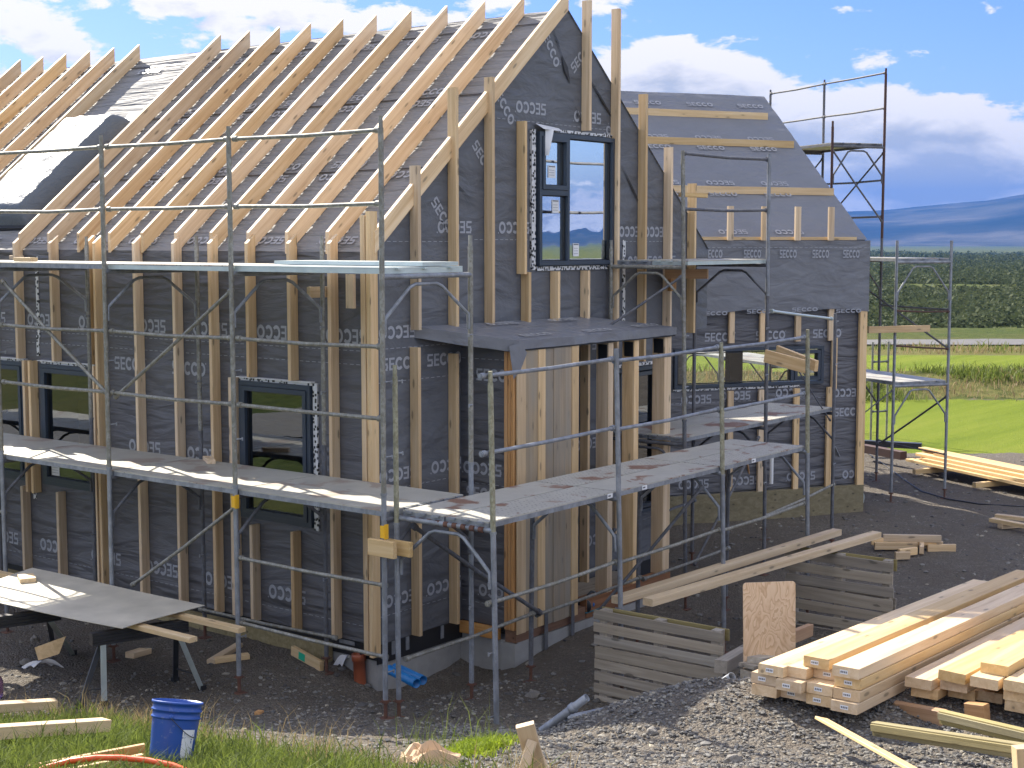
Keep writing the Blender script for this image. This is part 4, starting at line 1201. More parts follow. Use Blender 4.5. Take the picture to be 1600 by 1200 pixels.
for i in range(3):
    for z, e in ((3.50, .02), (2.855, .02)): rail(scg, gp(i, z)+Vector((-.1 if i == 0 else 0, .035, 0)), gp(i+1, z+e)+Vector((.0, .035, 0)), 'galv')
    rail(scg, gp(i, 1.58)+Vector((-.06 if i == 0 else 0, .035, 0)), gp(i+1, 1.60)+Vector((.0, .035, 0)), 'galv_old')
    rail(scg, (GX[i]+.02, GY1-.03, .93), (GX[i+1]-.02, GY1-.03, .96), 'galv_old')
rail(scg, (GX[0]+.1, GY1-.06, 2.12), (GX[1]+.05, GY1-.06, .95), 'galv_dark', .021, 'diagonal_brace')
rail(scg, gp(2, .75)+Vector((.05, .06, 0)), gp(3, 2.1)+Vector((-.05, .06, 0)), 'galv_dark', .018, 'diagonal_brace') if 0 else rail(scg, (GX[2]-.3, GY0+.06, 2.1), (GX[1]+.9, GY0+.9, .75), 'galv_dark', .018, 'diagonal_brace')
for i in range(3):
    deck(scg, FX, GX[i], GX[i+1], -2.50, -2.035, 2.27, 'deck_rust'); deck(scg, FX, GX[i], GX[i+1], -2.015, -1.55, 2.27, 'deck_rust')
mb = MB()
for i in range(9):
    y = GY1-.13-.095*i; mb.tube([(GX[0], y, 2.20), (GX[0], y-.045, 2.20)], .0255, 10, 0)
mb.build('transom_sleeve', 'rust', scg)
for i, x in ((0, .45), (1, 1.05), (2, 3.25)):
    mb = MB(); mb.box(x, x+.085, -2.5065, -2.5025, 2.222, 2.262); 
    mb.box(x+.01, x+.05, -2.5085, -2.507, 2.235, 2.25, 1); mb.build('panel_label', ['paper', 'ink'], scg)

# ---- in the corner by the porch, in front of the second house
scr = thing('scaffold', 'tall narrow scaffold in the corner between porch and the lower house', 'scaffold', (4.1, -1.15, gz(4.1, -1.15)))
RX = [4.15, 6.16, 8.22]; RY0, RY1 = -1.15, -.07
tops = [on_y(1067, 235, RY0), on_y(1202, 240, RY0), on_y(1305, 490, RY0)]
for i, x in enumerate(RX):
    b = Vector((x+.03*(1-i), RY0, gz(x, RY0)))
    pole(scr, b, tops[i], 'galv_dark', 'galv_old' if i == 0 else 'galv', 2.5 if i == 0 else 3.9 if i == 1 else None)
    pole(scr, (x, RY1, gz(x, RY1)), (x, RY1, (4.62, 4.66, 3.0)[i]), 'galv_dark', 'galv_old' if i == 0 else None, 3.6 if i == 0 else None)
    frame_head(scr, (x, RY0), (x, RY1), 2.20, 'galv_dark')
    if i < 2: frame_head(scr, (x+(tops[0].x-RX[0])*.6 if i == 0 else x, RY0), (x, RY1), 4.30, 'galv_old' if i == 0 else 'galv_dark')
    for z in (2.9, 3.5, 1.5): pin(scr, Vector((x, RY0-.02, z)), (-1, 0, 0))
for z in (5.62, 4.98): rail(scr, (RX[0]-.1, RY0+.03, z), (RX[1], RY0+.03, z+.02), 'galv_dark')
deck(scr, FX, RX[0]+.05, RX[1], -1.11, -.62, 4.38, 'deck', lip='deck_alu'); deck(scr, FX, RX[0]+.05, RX[1], -.60, -.12, 4.38, 'deck')
for i in range(2):
    deck(scr, FX, RX[i], RX[i+1], -1.11, -.62, 2.29, 'deck_rust'); deck(scr, FX, RX[i], RX[i+1], -.60, -.12, 2.29, 'deck_rust')
rail(scr, on_y(1205, 486, RY0+.02), on_y(1300, 498, RY0+.02), 'deck_alu')
rail(scr, (RX[0], RY1-.04, 1.05), (RX[1], RY1-.04, 1.15), 'galv_dark'); rail(scr, (RX[1], RY0, 1.05), (RX[2], RY0, 1.2), 'galv_old')
rail(scr, (RX[0]+.05, RY0+.1, 4.2), (RX[0]-.9, RY0+1.0, 3.35), 'galv_dark', .017, 'diagonal_brace')
rail(scr, (RX[1]-.1, RY0+.05, 2.1), (RX[0]+.3, RY0+.05, .7), 'galv_dark', .017, 'diagonal_brace')
rail(scr, (RX[2]-.05, RY0+.05, 2.1), (RX[1]+.9, RY0+.05, 2.95), 'galv_dark', .01, 'diagonal_brace')

# ---- round the far gable of the second house
FU, FN = WD, WN
P1 = Vector((12.44, -.22, 0)); KW, KB = 1.08, 2.0
scf = thing('scaffold', 'tall dark scaffold beyond the lower house, its top deck against the sky', 'scaffold', (P1.x, P1.y, gz(P1.x, P1.y)))
def fp(i, j, z=0): q = P1+FU*(KW*j)+FN*(KB*i); return Vector((q.x, q.y, z))
FF = lambda u, n, z: P1+FN*u+FU*n+Vector((0, 0, z))
for i in range(5):
    for j in range(2):
        b = fp(i, j); b.z = gz(b.x, b.y)
        top = 4.62 if i == 0 else (7.68 if j else 6.72)
        if i == 4: top = 4.6
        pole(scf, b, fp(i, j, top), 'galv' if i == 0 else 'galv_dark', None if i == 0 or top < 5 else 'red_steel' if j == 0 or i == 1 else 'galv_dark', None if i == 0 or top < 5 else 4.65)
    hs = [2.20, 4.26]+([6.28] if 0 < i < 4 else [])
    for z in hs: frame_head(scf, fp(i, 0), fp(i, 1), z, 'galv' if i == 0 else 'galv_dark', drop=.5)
for i in range(4):
    deck(scf, FF, KB*i, KB*(i+1), .03, KW-.03, 2.27, 'deck'); deck(scf, FF, KB*i, KB*(i+1), .03, KW-.03, 4.33, 'deck')
    if 0 < i < 3: deck(scf, FF, KB*i, KB*(i+1), .03, KW-.03, 6.35, 'deck', lip='galv_dark')
for i in (1, 2):
    for z in (7.60, 6.98): rail(scf, fp(i, 1, z), fp(i+1, 1, z), 'galv_dark')
    rail(scf, fp(i, 1, 5.7-.0), fp(i+1, 1, 5.7), 'galv_dark'); rail(scf, fp(i, 1, 5.05), fp(i+1, 1, 5.05), 'galv_dark')
    rail(scf, fp(i, 1, 6.2), fp(i+1, 1, 4.9), 'galv_dark', .016, 'diagonal_brace'); rail(scf, fp(i, 0, 4.9), fp(i+1, 0, 6.2), 'galv_dark', .016, 'diagonal_brace')
    rail(scf, fp(i, 1, 4.95), fp(i, 0, 6.22), 'galv_dark', .016, 'diagonal_brace')
rail(scf, fp(0, 1, 3.46), fp(1, 1, 3.46), 'galv_dark'); rail(scf, fp(0, 0, 3.46), fp(0, 1, 3.43), 'red_steel', .015); rail(scf, fp(0, 0, 2.88), fp(0, 1, 2.80), 'red_steel', .015)
rail(scf, fp(0, 1, 2.8), fp(1, 0, 4.25), 'galv_dark', .018, 'diagonal_brace'); rail(scf, fp(0, 1, 2.0), fp(1, 1, .9), 'galv_dark', .018, 'diagonal_brace')
rail(scf, fp(0, 1, 1.0), fp(1, 1, 1.0), 'galv_dark', .012)
rail(scf, fp(0, 0, 2.15), fp(-.02, -1.8, .9), 'galv_dark', .010, 'diagonal_brace')

# ---- one more far behind, seen past the corner of the second house
b0 = on_z(1351, 686, .15); scd = thing('scaffold', 'small distant scaffold frames by the lawn, past the corner of the lower house', 'scaffold', b0)
for i in range(3):
    for j in range(2):
        q = b0+FU*(.16+.42*j+.10*i)+FN*(1.9*i); q.z = gz(q.x, q.y); pole(scd, q, q+Vector((0, 0, 2.25)), 'galv_old', foot=False)
    a = b0+FU*(.16+.10*i)+FN*(1.9*i); c = a+FU*.42
    for z in (.62, 1.75): rail(scd, (a.x, a.y, a.z+z), (c.x, c.y, c.z+z), 'galv_dark', .02)

# ---- timbers that tie the scaffolds to the walls
def tie(parent, p0, p1, w, t, side, mat='pine'): return board('tie_board', p0, p1, w, t, side, mat, parent)
a = on_x(482, 457, -.34); b = on_x(556, 452, -.18)
tie(sca, a, a+Vector((.40, .0, 0)), .11, .045, (0, 0, 1)); p = on_x(548, 455, -.14); tie(sca, p+Vector((0, 0, .17)), p-Vector((0, 0, .17)), .10, .045, (0, 1, 0))
a = on_x(582, 835, -1.44); b = on_x(630, 846, -1.44)
tie(scg, (-1.56, -1.36, 1.96), (-1.56, -1.66, 1.96), .145, .045, (0, 0, 1), 'pine_pale'); tie(scg, (-1.42, -1.45, 1.95), (-1.42, -1.72, 1.95), .13, .045, (0, 0, 1), 'pine_pale')
q = on_y(1240, 566, GY0+.3); tie(scg, on_y(1196, 556, -1.9), on_y(1263, 574, GY0+.05), .15, .045, (0, 0, 1)); tie(scg, on_y(1215, 548, -1.7), on_y(1276, 572, GY0+.12), .13, .045, (0, 0, 1))
a = on_y(1040, 428, -.25); tie(scr, a, on_y(1106, 428, -.75), .12, .10, (0, 0, 1), 'larch'); a = on_y(1050, 440, -.16); tie(scr, a+Vector((0, 0, .14)), a-Vector((0, 0, .12)), .14, .05, (1, 0, 0), 'larch')
a = on_y(1062, 304, -.3); tie(scr, a, on_y(1104, 306, -.55), .05, .14, (0, 0, 1), 'pine_pale')
a = fp(0, 0, 0)-FN*.08; a = Vector((a.x, a.y, 3.16)); tie(scf, a-FU*.58, a+FU*.62, .11, .045, (0, 0, 1), 'pine')

# ================================================================ loose things
def offcut(name, label, cat, px, py, L, w, t, ang, mat='pine', surf=None, tilt=0, group=None, cuts=(0, 0), roll=0):
    """a loose timber lying flat, its middle seen at px, py; ang is its direction in the ground plane"""
    p = on_g(px, py) if surf is None else on_z(px, py, surf)
    z = (gz(p.x, p.y) if surf is None else surf)
    e = Vector((math.cos(R(ang))*math.cos(R(tilt)), math.sin(R(ang))*math.cos(R(tilt)), math.sin(R(tilt)))); sd = Vector((-math.sin(R(ang)), math.cos(R(ang)), math.tan(R(roll))))
    if surf is None:
        a = Vector((p.x, p.y, 0))-e*L/2; b = Vector((p.x, p.y, 0))+e*L/2; za, zb = gz(a.x, a.y), gz(b.x, b.y)
        a.z = max(za, z)*.5+za*.5+t/2; b.z = max(zb, z)*.5+zb*.5+t/2+L*math.sin(R(tilt))
    else: c = Vector((p.x, p.y, z+t/2+.001)); a = c-e*L/2; b = c+e*L/2
    o = board(name, a, b, w, t, sd, mat, None, c0=cuts[0], c1=cuts[1]); return tag(o, label, cat, group)
def beam2(name, label, cat, a, b, w, t, side, mat, group=None): return tag(board(name, a, b, w, t, side, mat), label, cat, group)


# ---- on the decks
p = on_z(30, 408, 4.385)
offcut('timber_offcut', 'short pale timber block at the left end of the upper deck, nearest its outer edge', 'timber offcut', 40, 409, .30, .095, .045, 90, 'pine_pale', 4.385)
offcut('timber_offcut', 'short timber block lying behind another at the left end of the upper deck', 'timber offcut', 26, 405, .22, .11, .045, 74, 'pine', 4.385)
offcut('timber_offcut', 'wedge shaped timber offcut lying on the lower deck before the long wall', 'timber offcut', 327, 722, .30, .085, .045, 58, 'pine', 2.272, cuts=(0, .5))

# ---- the work table: two trestles, two timbers, a metal sheet
TZ = 1.10
ta, tb, tc_, td_ = on_z(50, 887, TZ), on_z(320, 946, TZ), on_z(191, 980, TZ), on_z(-70, 928, TZ)
def sheet_pt(a, b):
    q = (ta*(1-a)+tb*a)*(1-b)+(td_*(1-a)+tc_*a)*b; q.z = TZ+.004*math.sin(a*7)-.012*max(0, b-.8)*5*a; return q
mb = MB(); mb.grid(sheet_pt, 20, 8); mb.grid(lambda a, b: sheet_pt(a, b)-Vector((0, 0, .006)), 20, 8)
for k in range(20):
    for bb in (0, 1):
        p, q = sheet_pt(k/20, bb), sheet_pt((k+1)/20, bb); mb.quad(p, q, q-Vector((0, 0, .006)), p-Vector((0, 0, .006)))
for k in range(8):
    for aa in (0, 1):
        p, q = sheet_pt(aa, k/8), sheet_pt(aa, (k+1)/8); mb.quad(p, q, q-Vector((0, 0, .006)), p-Vector((0, 0, .006)))
tag(mb.build('metal_sheet', 'sheet'), 'large worn grey metal sheet laid as a tabletop on two trestles', 'metal sheet')
e1 = Vector((0, -1, 0))
q1 = on_z(302, 996, TZ-.03); q2 = on_z(378, 981, TZ-.03)
beam2('timber_beam', 'pale timber under the metal sheet, its end sticking out nearest the bucket', 'timber', q1-Vector((0, 0, .022)), q1+Vector((0, 3.4, 0))-Vector((0, 0, .022)), .09, .045, (1, 0, 0), 'pine_pale')
beam2('timber_beam', 'pale timber under the metal sheet, on the side nearer the house wall', 'timber', q2-Vector((0, 0, .022)), q2+Vector((0, 4.4, 0))-Vector((0, 0, .022)), .09, .045, (1, 0, 0), 'pine_pale')
offcut('timber_block', 'small thick timber block lying on the metal sheet', 'timber block', 42, 907, .24, .16, .045, 62, 'pine_pale', TZ+.004)


def sawhorse(label, a, b, feet):
    """a, b: ends of the top beam; feet: four points on the ground"""
    a, b = Vector(a), Vector(b); t = thing('sawhorse', label, 'sawhorse', (a+b)/2-Vector((0, 0, .8)), 'trestles under the metal sheet')
    d = (b-a).normalized(); s = Vector((-d.y, d.x, 0)); mb = MB()
    F = lambda u, n, z: a+d*u+s*n+Vector((0, 0, z)); L = (b-a).length
    for k in range(4): mb.box(0, L, -.045+.003*(k % 2), .045-.003*(k % 2), -.125+.03*k, -.098+.03*k, 0, F)
    mb.build('top_beam', 'black_plastic', t)
    for i, f in enumerate(feet):
        top = a+d*(.10 if i < 2 else L-.10)+s*(.03 if i % 2 else -.03)-Vector((0, 0, .125)); f = Vector(f)
        mb = MB(); e = (f-top).normalized(); n1 = d; n2 = e.cross(n1).normalized()
        P = [top+n1*x+n2*y for x, y in ((-.025, -.012), (.025, -.012), (.025, .012), (-.025, .012))]; Q = [q+(f-top) for q in P]
        mb.hexa(P, Q); lg = mb.build('leg', ('deck_alu', 'steel_dark')[i % 2], t)
        mb = MB(); mb.box(f.x-.03, f.x+.03, f.y-.03, f.y+.03, f.z-.01, f.z+.05); mb.build('foot', 'black_plastic', lg)
    for i in (0, 2):
        m1 = Vector(feet[i])*.72+(a+d*(.1 if i < 2 else L-.1)-Vector((0, 0, .125)))*.28; m2 = Vector(feet[i+1])*.72+(a+d*(.1 if i < 2 else L-.1)-Vector((0, 0, .125)))*.28
        mb = MB(); mb.tube([m1, m2], .009, 6); mb.build('spreader', 'black_plastic', t)


def gp_(px, py, dz=0): p = on_g(px, py); return Vector((p.x, p.y, gz(p.x, p.y)+dz))
f1, f2, f3, f4 = gp_(163, 1103), gp_(124, 1107), gp_(316, 1079), gp_(274, 1066)
ha = on_z(142, 988, TZ-.07); hb = on_z(292, 966, TZ-.07)
sawhorse('folding trestle with black top and steel legs under the right end of the metal sheet', ha, hb, (f1, f2, f3, f4))
g3, g4 = gp_(114, 1023), gp_(84, 1014); hb2 = on_z(93, 948, TZ-.07); ha2 = hb2+(ha-hb); 
sawhorse('folding trestle with black top and steel legs under the left end of the metal sheet', ha2, hb2, (f1+(ha2-ha), f2+(ha2-ha), g3, g4))

# ---- scraps on the gravel before the long wall
mb = MB(); c = on_g(80, 1028); 
A = [at_depth(px, py, 14.35) for px, py in ((54, 1012), (103, 994), (92, 1022), (60, 1032))]; n = (A[1]-A[0]).cross(A[3]-A[0]).normalized()*.014
for a_ in A: pass
mb.hexa([a_ for a_ in A], [a_+n for a_ in A]); tag(mb.build('plywood_offcut', 'clad_new'), 'angular plywood offcut standing tilted on the gravel under the trestle table', 'plywood offcut')
offcut('timber_offcut', 'short pointed timber offcut on the gravel by the rusty jack under the table', 'timber offcut', 215, 1026, .24, .12, .06, 10, 'pine', cuts=(0, -.5))
offcut('timber_offcut', 'long timber crossing another on the gravel beside the plinth', 'timber offcut', 352, 1025, .62, .09, .045, 20, 'pine')
offcut('timber_offcut', 'pale block half under a longer timber on the gravel beside the plinth', 'timber offcut', 362, 1033, .36, .10, .05, -30, 'pine_pale')
t = tag(board('timber_offcut', gp_(458, 1025, .06), gp_(503, 1049, .05), .10, .05, (0, 0, 1), 'pine_pale'), 'pale board with a green sticker leaning on the gravel near the house corner', 'timber offcut')
a = gp_(458, 1025, .06); b = gp_(503, 1049, .05); m_ = (a*.62+b*.38); dd = (b-a).normalized(); nn = dd.cross(Vector((0, 0, 1))).normalized(); nn = -nn if nn.dot(FW) > 0 else nn
mb = MB(); u3 = nn.cross(dd).normalized(); q = m_+nn*.0265; mb.quad(q-dd*.06-u3*.04, q+dd*.06-u3*.04, q+dd*.06+u3*.04, q-dd*.06+u3*.04); mb.build('sticker', 'green_sticker', t)
offcut('wood_scrap', 'tiny wood scrap lying alone on the gravel left of the double pole', 'wood scrap', 405, 1116, .07, .06, .03, 20, 'larch')
mb = MB(); c = gp_(70, 1042)
mb.grid(lambda a, b: c+Vector(((a-.5)*.22-.05*b, (b-.5)*.14-.2*(a-.5), .01+.07*math.sin(a*3.1)*(1-.5*b)+.02*math.sin(b*6+a*4))), 10, 6); tag(mb.build('plastic_scrap', 'white_sheet'), 'crumpled white plastic scrap on the gravel under the trestle table', 'plastic scrap')
mb = MB(); c = gp_(545, 1044)
mb.grid(lambda a, b: c+Vector(((a-.5)*.14-.04*b, (b-.5)*.10-.16*(a-.5), .02+.13*math.sin(a*3.1)*(1-.3*b)+.03*math.sin(b*6+a*4))), 8, 6); tag(mb.build('plastic_scrap', 'white_sheet'), 'white plastic scrap against the concrete beside the red brown pipe', 'plastic scrap')
mb = MB(); c = gp_(563, 1066, -.04); mb.lathe([(.062, 0), (.062, .26), (.074, .262), (.076, .31), (.074, .335), (.06, .335), (.057, .30), (.055, .1)], c, (.0, .06, 1), 20); tag(mb.build('drain_pipe', 'brown_pipe'), 'red brown drain pipe standing up out of the gravel at the house corner', 'drain pipe')
for k, (pa, pb) in enumerate((((612, 1049), (650, 1067)), ((622, 1049), (657, 1063)))):
    a2, b = (at_depth(608, 1046, 13.85), at_depth(651, 1068, 13.45)) if k == 0 else (at_depth(618, 1043, 14.0), at_depth(661, 1063, 13.6))
    mb = MB()
    d = (b-a2).normalized(); mb.lathe([(.045, 0), (.045, (b-a2).length), (.039, (b-a2).length+.001), (.038, .05)], a2, d, 18)
    tag(mb.build('blue_pipe', 'blue_pipe'), ('blue plastic pipe end by the house corner, the lower and nearer of two', 'blue plastic pipe end by the house corner, the upper one of two')[k], 'pipe')

# ---- bucket
bb = gp_(266, 1195); ax = Vector((.02, -.03, 1)).normalized()*1; ax = (Vector((0, 0, 1))+RT*.09+FH*.26).normalized()
bk = thing('bucket', 'blue plastic bucket with a torn white label standing in the grass', 'bucket', bb)
H = .375
mb = MB(); prof = [(.0, .004), (.118, .004), (.126, .012), (.131, .09), (.140, .27), (.1405, .275), (.149, .278), (.149, .287), (.142, .290), (.1435, .318), (.152, .321), (.152, .330), (.1445, .333), (.147, .362), (.155, .365), (.155, .377), (.148, .379), (.143, .36), (.126, .04), (.0, .03)]
mb.lathe(prof, bb, ax, 40); mb.build('shell', 'bucket', bk)
e1 = (RT-ax*RT.dot(ax)).normalized(); e2 = ax.cross(e1)
if e2.dot(FW) > 0: e2 = -e2
def bp_(an, z, ex=.0):
    r = np.interp(z, [.012, .09, .27], [.126, .131, .140])+ex; return bb+ax*z+(e1*math.cos(an)+e2*math.sin(an))*r
mb = MB(); mb.grid(lambda a, b: bp_(R(18+38*a), .055+.165*b, .0015), 8, 6); mb.build('torn_label', 'torn_label', bk)
mb = MB(); mb.tube([bp_(R(88)-1.15*k/12, .285-.11*math.sin(k/12*1.5), .017-.006*k/12) for k in range(13)], .0028, 6); mb.build('bail_handle', 'steel_dark', bk)
mb = MB(); P0 = bp_(R(88), .29, .006); mb.lathe([(.0, .012), (.014, .010), (.016, 0)], P0, (P0-bb-ax*.29).normalized(), 10); mb.build('handle_boss', 'bucket', bk)

# ---- timbers, hose and clutter in the grass
beam2('timber_beam', 'square timber sunk in the grass at the left edge, the upper of two', 'timber', gp_(-60, 1132, .13), gp_(88, 1122, .13), .075, .11, (0, 0, 1), 'beam')
beam2('timber_beam', 'square timber sunk in the grass, ending left of the blue bucket', 'timber', gp_(-30, 1176, .13), gp_(166, 1160, .13), .085, .11, (0, 0, 1), 'beam')
offp = on_z(60, 1199, 1.75)
beam2('plank', 'reddish narrow plank in the grass beside the orange hose', 'plank', at_depth(40, 1206, 8.20), at_depth(226, 1171, 8.50), .07, .03, (0, 0, 1), 'larch')
beam2('plank', 'pale narrow plank in the grass at the bottom edge under the hose', 'plank', at_depth(100, 1212, 8.05), at_depth(224, 1187, 8.30), .07, .03, (0, 0, 1), 'pine_pale')
pts = []
for k, (px, py, dp) in enumerate([(20, 1225, 7.80), (70, 1200, 7.80), (110, 1189, 7.80), (150, 1184, 7.82), (190, 1184, 7.82), (230, 1188, 7.80), (270, 1196, 7.75), (310, 1212, 7.70), (350, 1235, 7.65)]): pts.append(at_depth(px, py, dp))
mb = MB(); mb.tube(pts, .016, 12); tag(mb.build('hose', 'orange_hose'), 'thick orange hose arching over the grass at the bottom edge', 'hose')
mb = MB(); c = gp_(-9, 1092); mb.lathe([(.0, 0), (.07, .005), (.085, .03), (.088, .16), (.07, .205), (.035, .235), (.03, .26), (.0, .262)], c, (0, 0, 1), 20)
mauve = plain('mauve_plastic', (.30, .17, .27), .15); mauve.node_tree.nodes['Principled BSDF'].inputs['Transmission Weight'].default_value = .6; M['mauve'] = mauve
tag(mb.build('plastic_jar', 'mauve'), 'clear mauve plastic jar cut by the left edge above the grass', 'jar')
def crumple(c, sx, sy, h, seed, n=14):
    mb = MB(); mb.grid(lambda a, b: c+RT*((a-.5)*sx)+FH*((b-.5)*sy)+Vector((0, 0, .02+h*abs(noise.noise(Vector((a*2.6+seed, b*2.6, 0))))*2+.04*math.sin(a*3.1)*math.sin(b*3.1))), n, n//2, 0, False); return mb
tag(crumple(gp_(672, 1196), .36, .26, .07, 4).build('cardboard', 'cardboard'), 'crumpled brown cardboard at the bottom edge beside the moss', 'cardboard')

# blocks propped at the bottom edge
P_ = lambda px, py, s: at_depth(px, py, s)
beam2('timber_block', 'tall bright timber offcut standing tilted at the bottom edge before the gravel heap', 'timber block', P_(846, 1226, 8.00), P_(820, 1132, 7.95), .10, .055, RT, 'pine_pale')
beam2('timber_block', 'smaller timber block leaning on a taller one at the bottom edge', 'timber block', P_(812, 1222, 7.85), P_(832, 1157, 7.90), .055, .055, RT, 'pine')
beam2('timber_block', 'half hidden timber block behind two others at the bottom edge', 'timber block', P_(858, 1224, 8.00), P_(838, 1180, 8.05), .07, .05, RT, 'pine')
def rock(label, px, py, r, seed, sz=.7):
    bm = bmesh.new(); bmesh.ops.create_icosphere(bm, subdivisions=3, radius=1)
    for v in bm.verts: v.co *= 1+.45*noise.noise(v.co*1.3+Vector((seed, 0, 0)))+.12*noise.noise(v.co*4+Vector((seed, 3, 0)))
    me = bpy.data.meshes.new('rock'); bm.to_mesh(me); bm.free(); me.materials.append(M['rock'])
    c = gp_(px, py); tag(link('rock', me, Matrix.Translation(c+Vector((0, 0, r*.25))) @ Matrix.Rotation(seed, 4, 'Z') @ Matrix.Diagonal((r, r*.75, r*sz, 1))), label, 'rock')
rock('grey angular rock at the foot of the leaning pole beside the moss', 792, 1156, .085, 1.3)
rock('grey rock below the rusty jack near the concrete plinth', 832, 1089, .07, 2.9)
rock('buff rock in the gravel heap above its middle', 1019, 1146, .045, 4.1)
rock('pale buff rock at the bottom edge of the gravel heap', 1145, 1192, .05, 5.2)
rock('brown stone on the gravel left of the trestle leg', 54, 1001, .06, 7.1)
rock('grey boulder under the left end of the trestle table', 41, 1040, .07, 8.3)

# ---- steel tubes in the gravel heap
def lone_tube(label, p0, p1, r=.024, mat='galv', sleeve=True):
    p0, p1 = Vector(p0), Vector(p1); d = (p1-p0).normalized(); L = (p1-p0).length
    t = thing('scaffold_tube', label, 'scaffold tube', p0, 'loose scaffold tubes')
    mb = MB(); mb.lathe([(r, 0), (r, L), (r*.8, L), (r*.8, L-.1)], p0, d, 18); mb.build('tube', mat, t)
    if sleeve: mb = MB(); mb.lathe([(r*1.0, L-.17), (r*1.28, L-.168), (r*1.3, L-.13), (r*1.0, L-.128)], p0, d, 18); mb.build('collar', mat, t)
lone_tube('steel tube sticking up out of the gravel heap before the nearer pallet', at_depth(846, 1142, 10.9), at_depth(917, 1090, 10.7), .030)
lone_tube('steel tube lying behind the gravel heap below the nearer pallet', at_depth(884, 1124, 11.1), at_depth(1040, 1090, 11.6), .030, 'galv', False)
lone_tube('short steel tube end poking over the gravel heap beside the plywood', at_depth(1113, 1078, 11.3), at_depth(1144, 1057, 11.1), .034)

# ---- pallets standing on edge, with two beams across
def pallet(label, pl, pr, zt, zb_, nrow):
    """pl, pr: left and right ends along Y at the base; slats on the -X face"""
    t = thing('pallet', label, 'pallet', ((pl.x+pr.x)/2, (pl.y+pr.y)/2, zb_), 'pallets standing on edge')
    x = pl.x; H = zt-zb_; pitch = H/nrow
    for k in range(nrow):
        z = zb_+pitch*(k+.5); w = pitch*(.77 if k not in (nrow//2,) else .97); dz = .012*(random.random()-.5)
        board('slat', (x, pl.y+.02*random.random(), z+dz), (x, pr.y-.02*random.random(), z-dz), w, .018, (0, 0, 1), 'grey_wood', t)
    for f in (.06, .5, .94):
        y = pl.y+(pr.y-pl.y)*f; board('block', (x+.057, y, zb_), (x+.057, y, zt-.01), .09, .095, (0, 1, 0), 'grey_wood', t)
    for k in (0, nrow//2, nrow-1):
        z = zb_+pitch*(k+.5); board('back_slat', (x+.115, pl.y, z), (x+.115, pr.y, z), pitch*.9, .018, (0, 0, 1), 'green_wood' if k == nrow-1 else 'grey_wood', t)
pa = on_z(930, 1100, .24); pb = Vector((pa.x, pa.y-1.36, .24))
kk = (Vector((pa.x, pa.y, 1.16))-CAM)
pallet('grey slatted pallet standing on edge, the nearer of two carrying the beams', pa, pb, 1.165, .22, 8)
qa = on_z(1226, 985, .16); qb = Vector((qa.x, qa.y-1.28, .16))
pallet('grey slatted pallet standing on edge behind the plywood, carrying the far beam ends', qa, qb, 1.14, .14, 7)
zz = 1.165+.037
for (n0, n1, lab, wet) in (((963, 941), (1308, 829), 'long timber beam laid across both pallets, the one nearer the house', 0), ((1012, 944), (1370, 833), 'long timber beam laid across both pallets, the one nearer the lumber', 0)):
    a = on_z(n0[0], n0[1]-3, zz); b = on_z(n1[0]+0, n1[1]+2, zz)
    beam2('timber_beam', lab, 'timber', a, b, .118, .072, (0, 1, 0), 'beam', 'beams across the pallets')
# the plywood panel with rounded corners, leaning on a prop
A = [at_depth(px, py, 12.6) for px, py in ((1162, 1066), (1243, 1050), (1243, 908), (1161, 911))]
def plyp(a, b): return (A[0]*(1-a)+A[1]*a)*(1-b)+(A[3]*(1-a)+A[2]*a)*b
mb = MB(); rad = .06; out = []
for cx_, cy_, a0 in ((rad, 0.0, None), (1-rad, 0.0, None), (1-rad, 1-rad*.6, 0), (rad, 1-rad*.6, 90)):
    if a0 is None: out.append((0 if cx_ < .5 else 1, 0)); continue
    for k in range(6): an = R(a0+18*k); out.append((cx_+rad*math.cos(an), cy_+rad*.6*math.sin(an)))
nn = (A[1]-A[0]).cross(A[3]-A[0]).normalized(); nn = -nn if nn.dot(FW) < 0 else nn
f_ = [plyp(*q) for q in out]; n_ = len(f_); mb.add(f_+[p+nn*.016 for p in f_], [tuple(range(n_)), tuple(range(n_, 2*n_))[::-1]]+[(i, (i+1) % n_, n_+(i+1) % n_, n_+i) for i in range(n_)])
tag(mb.build('plywood_sheet', 'ply'), 'upright plywood panel with rounded top corners and swirling grain', 'plywood panel')
# blocks and boards round it
beam2('timber_block', 'square timber block in front of the foot of the plywood panel', 'timber block', at_depth(1165, 1062, 12.2), at_depth(1205, 1056, 12.35), .15, .14, (0, 0, 1), 'grey_wood')
beam2('timber_block', 'flat grey board lying on a block before the plywood panel', 'timber block', at_depth(1166, 1041, 12.2), at_depth(1216, 1034, 12.5), .03, .16, (0, 0, 1), 'grey_wood')
beam2('plank', 'grey plank running back from the plywood foot to the lumber', 'plank', at_depth(1180, 1032, 12.25), at_depth(1235, 1022, 13.2), .05, .14, (0, 0, 1), 'grey_wood')
beam2('timber_beam', 'brown timber on the ground between the nearer pallet and the plywood', 'timber', at_depth(1126, 1042, 12.6), at_depth(1178, 1012, 13.6), .11, .11, (0, 0, 1), 'grey_wood')
beam2('timber_offcut', 'brown board end on the gravel right of the plywood panel', 'timber offcut', at_depth(1236, 996, 14.2), at_depth(1266, 984, 14.8), .12, .06, (0, 0, 1), 'larch')

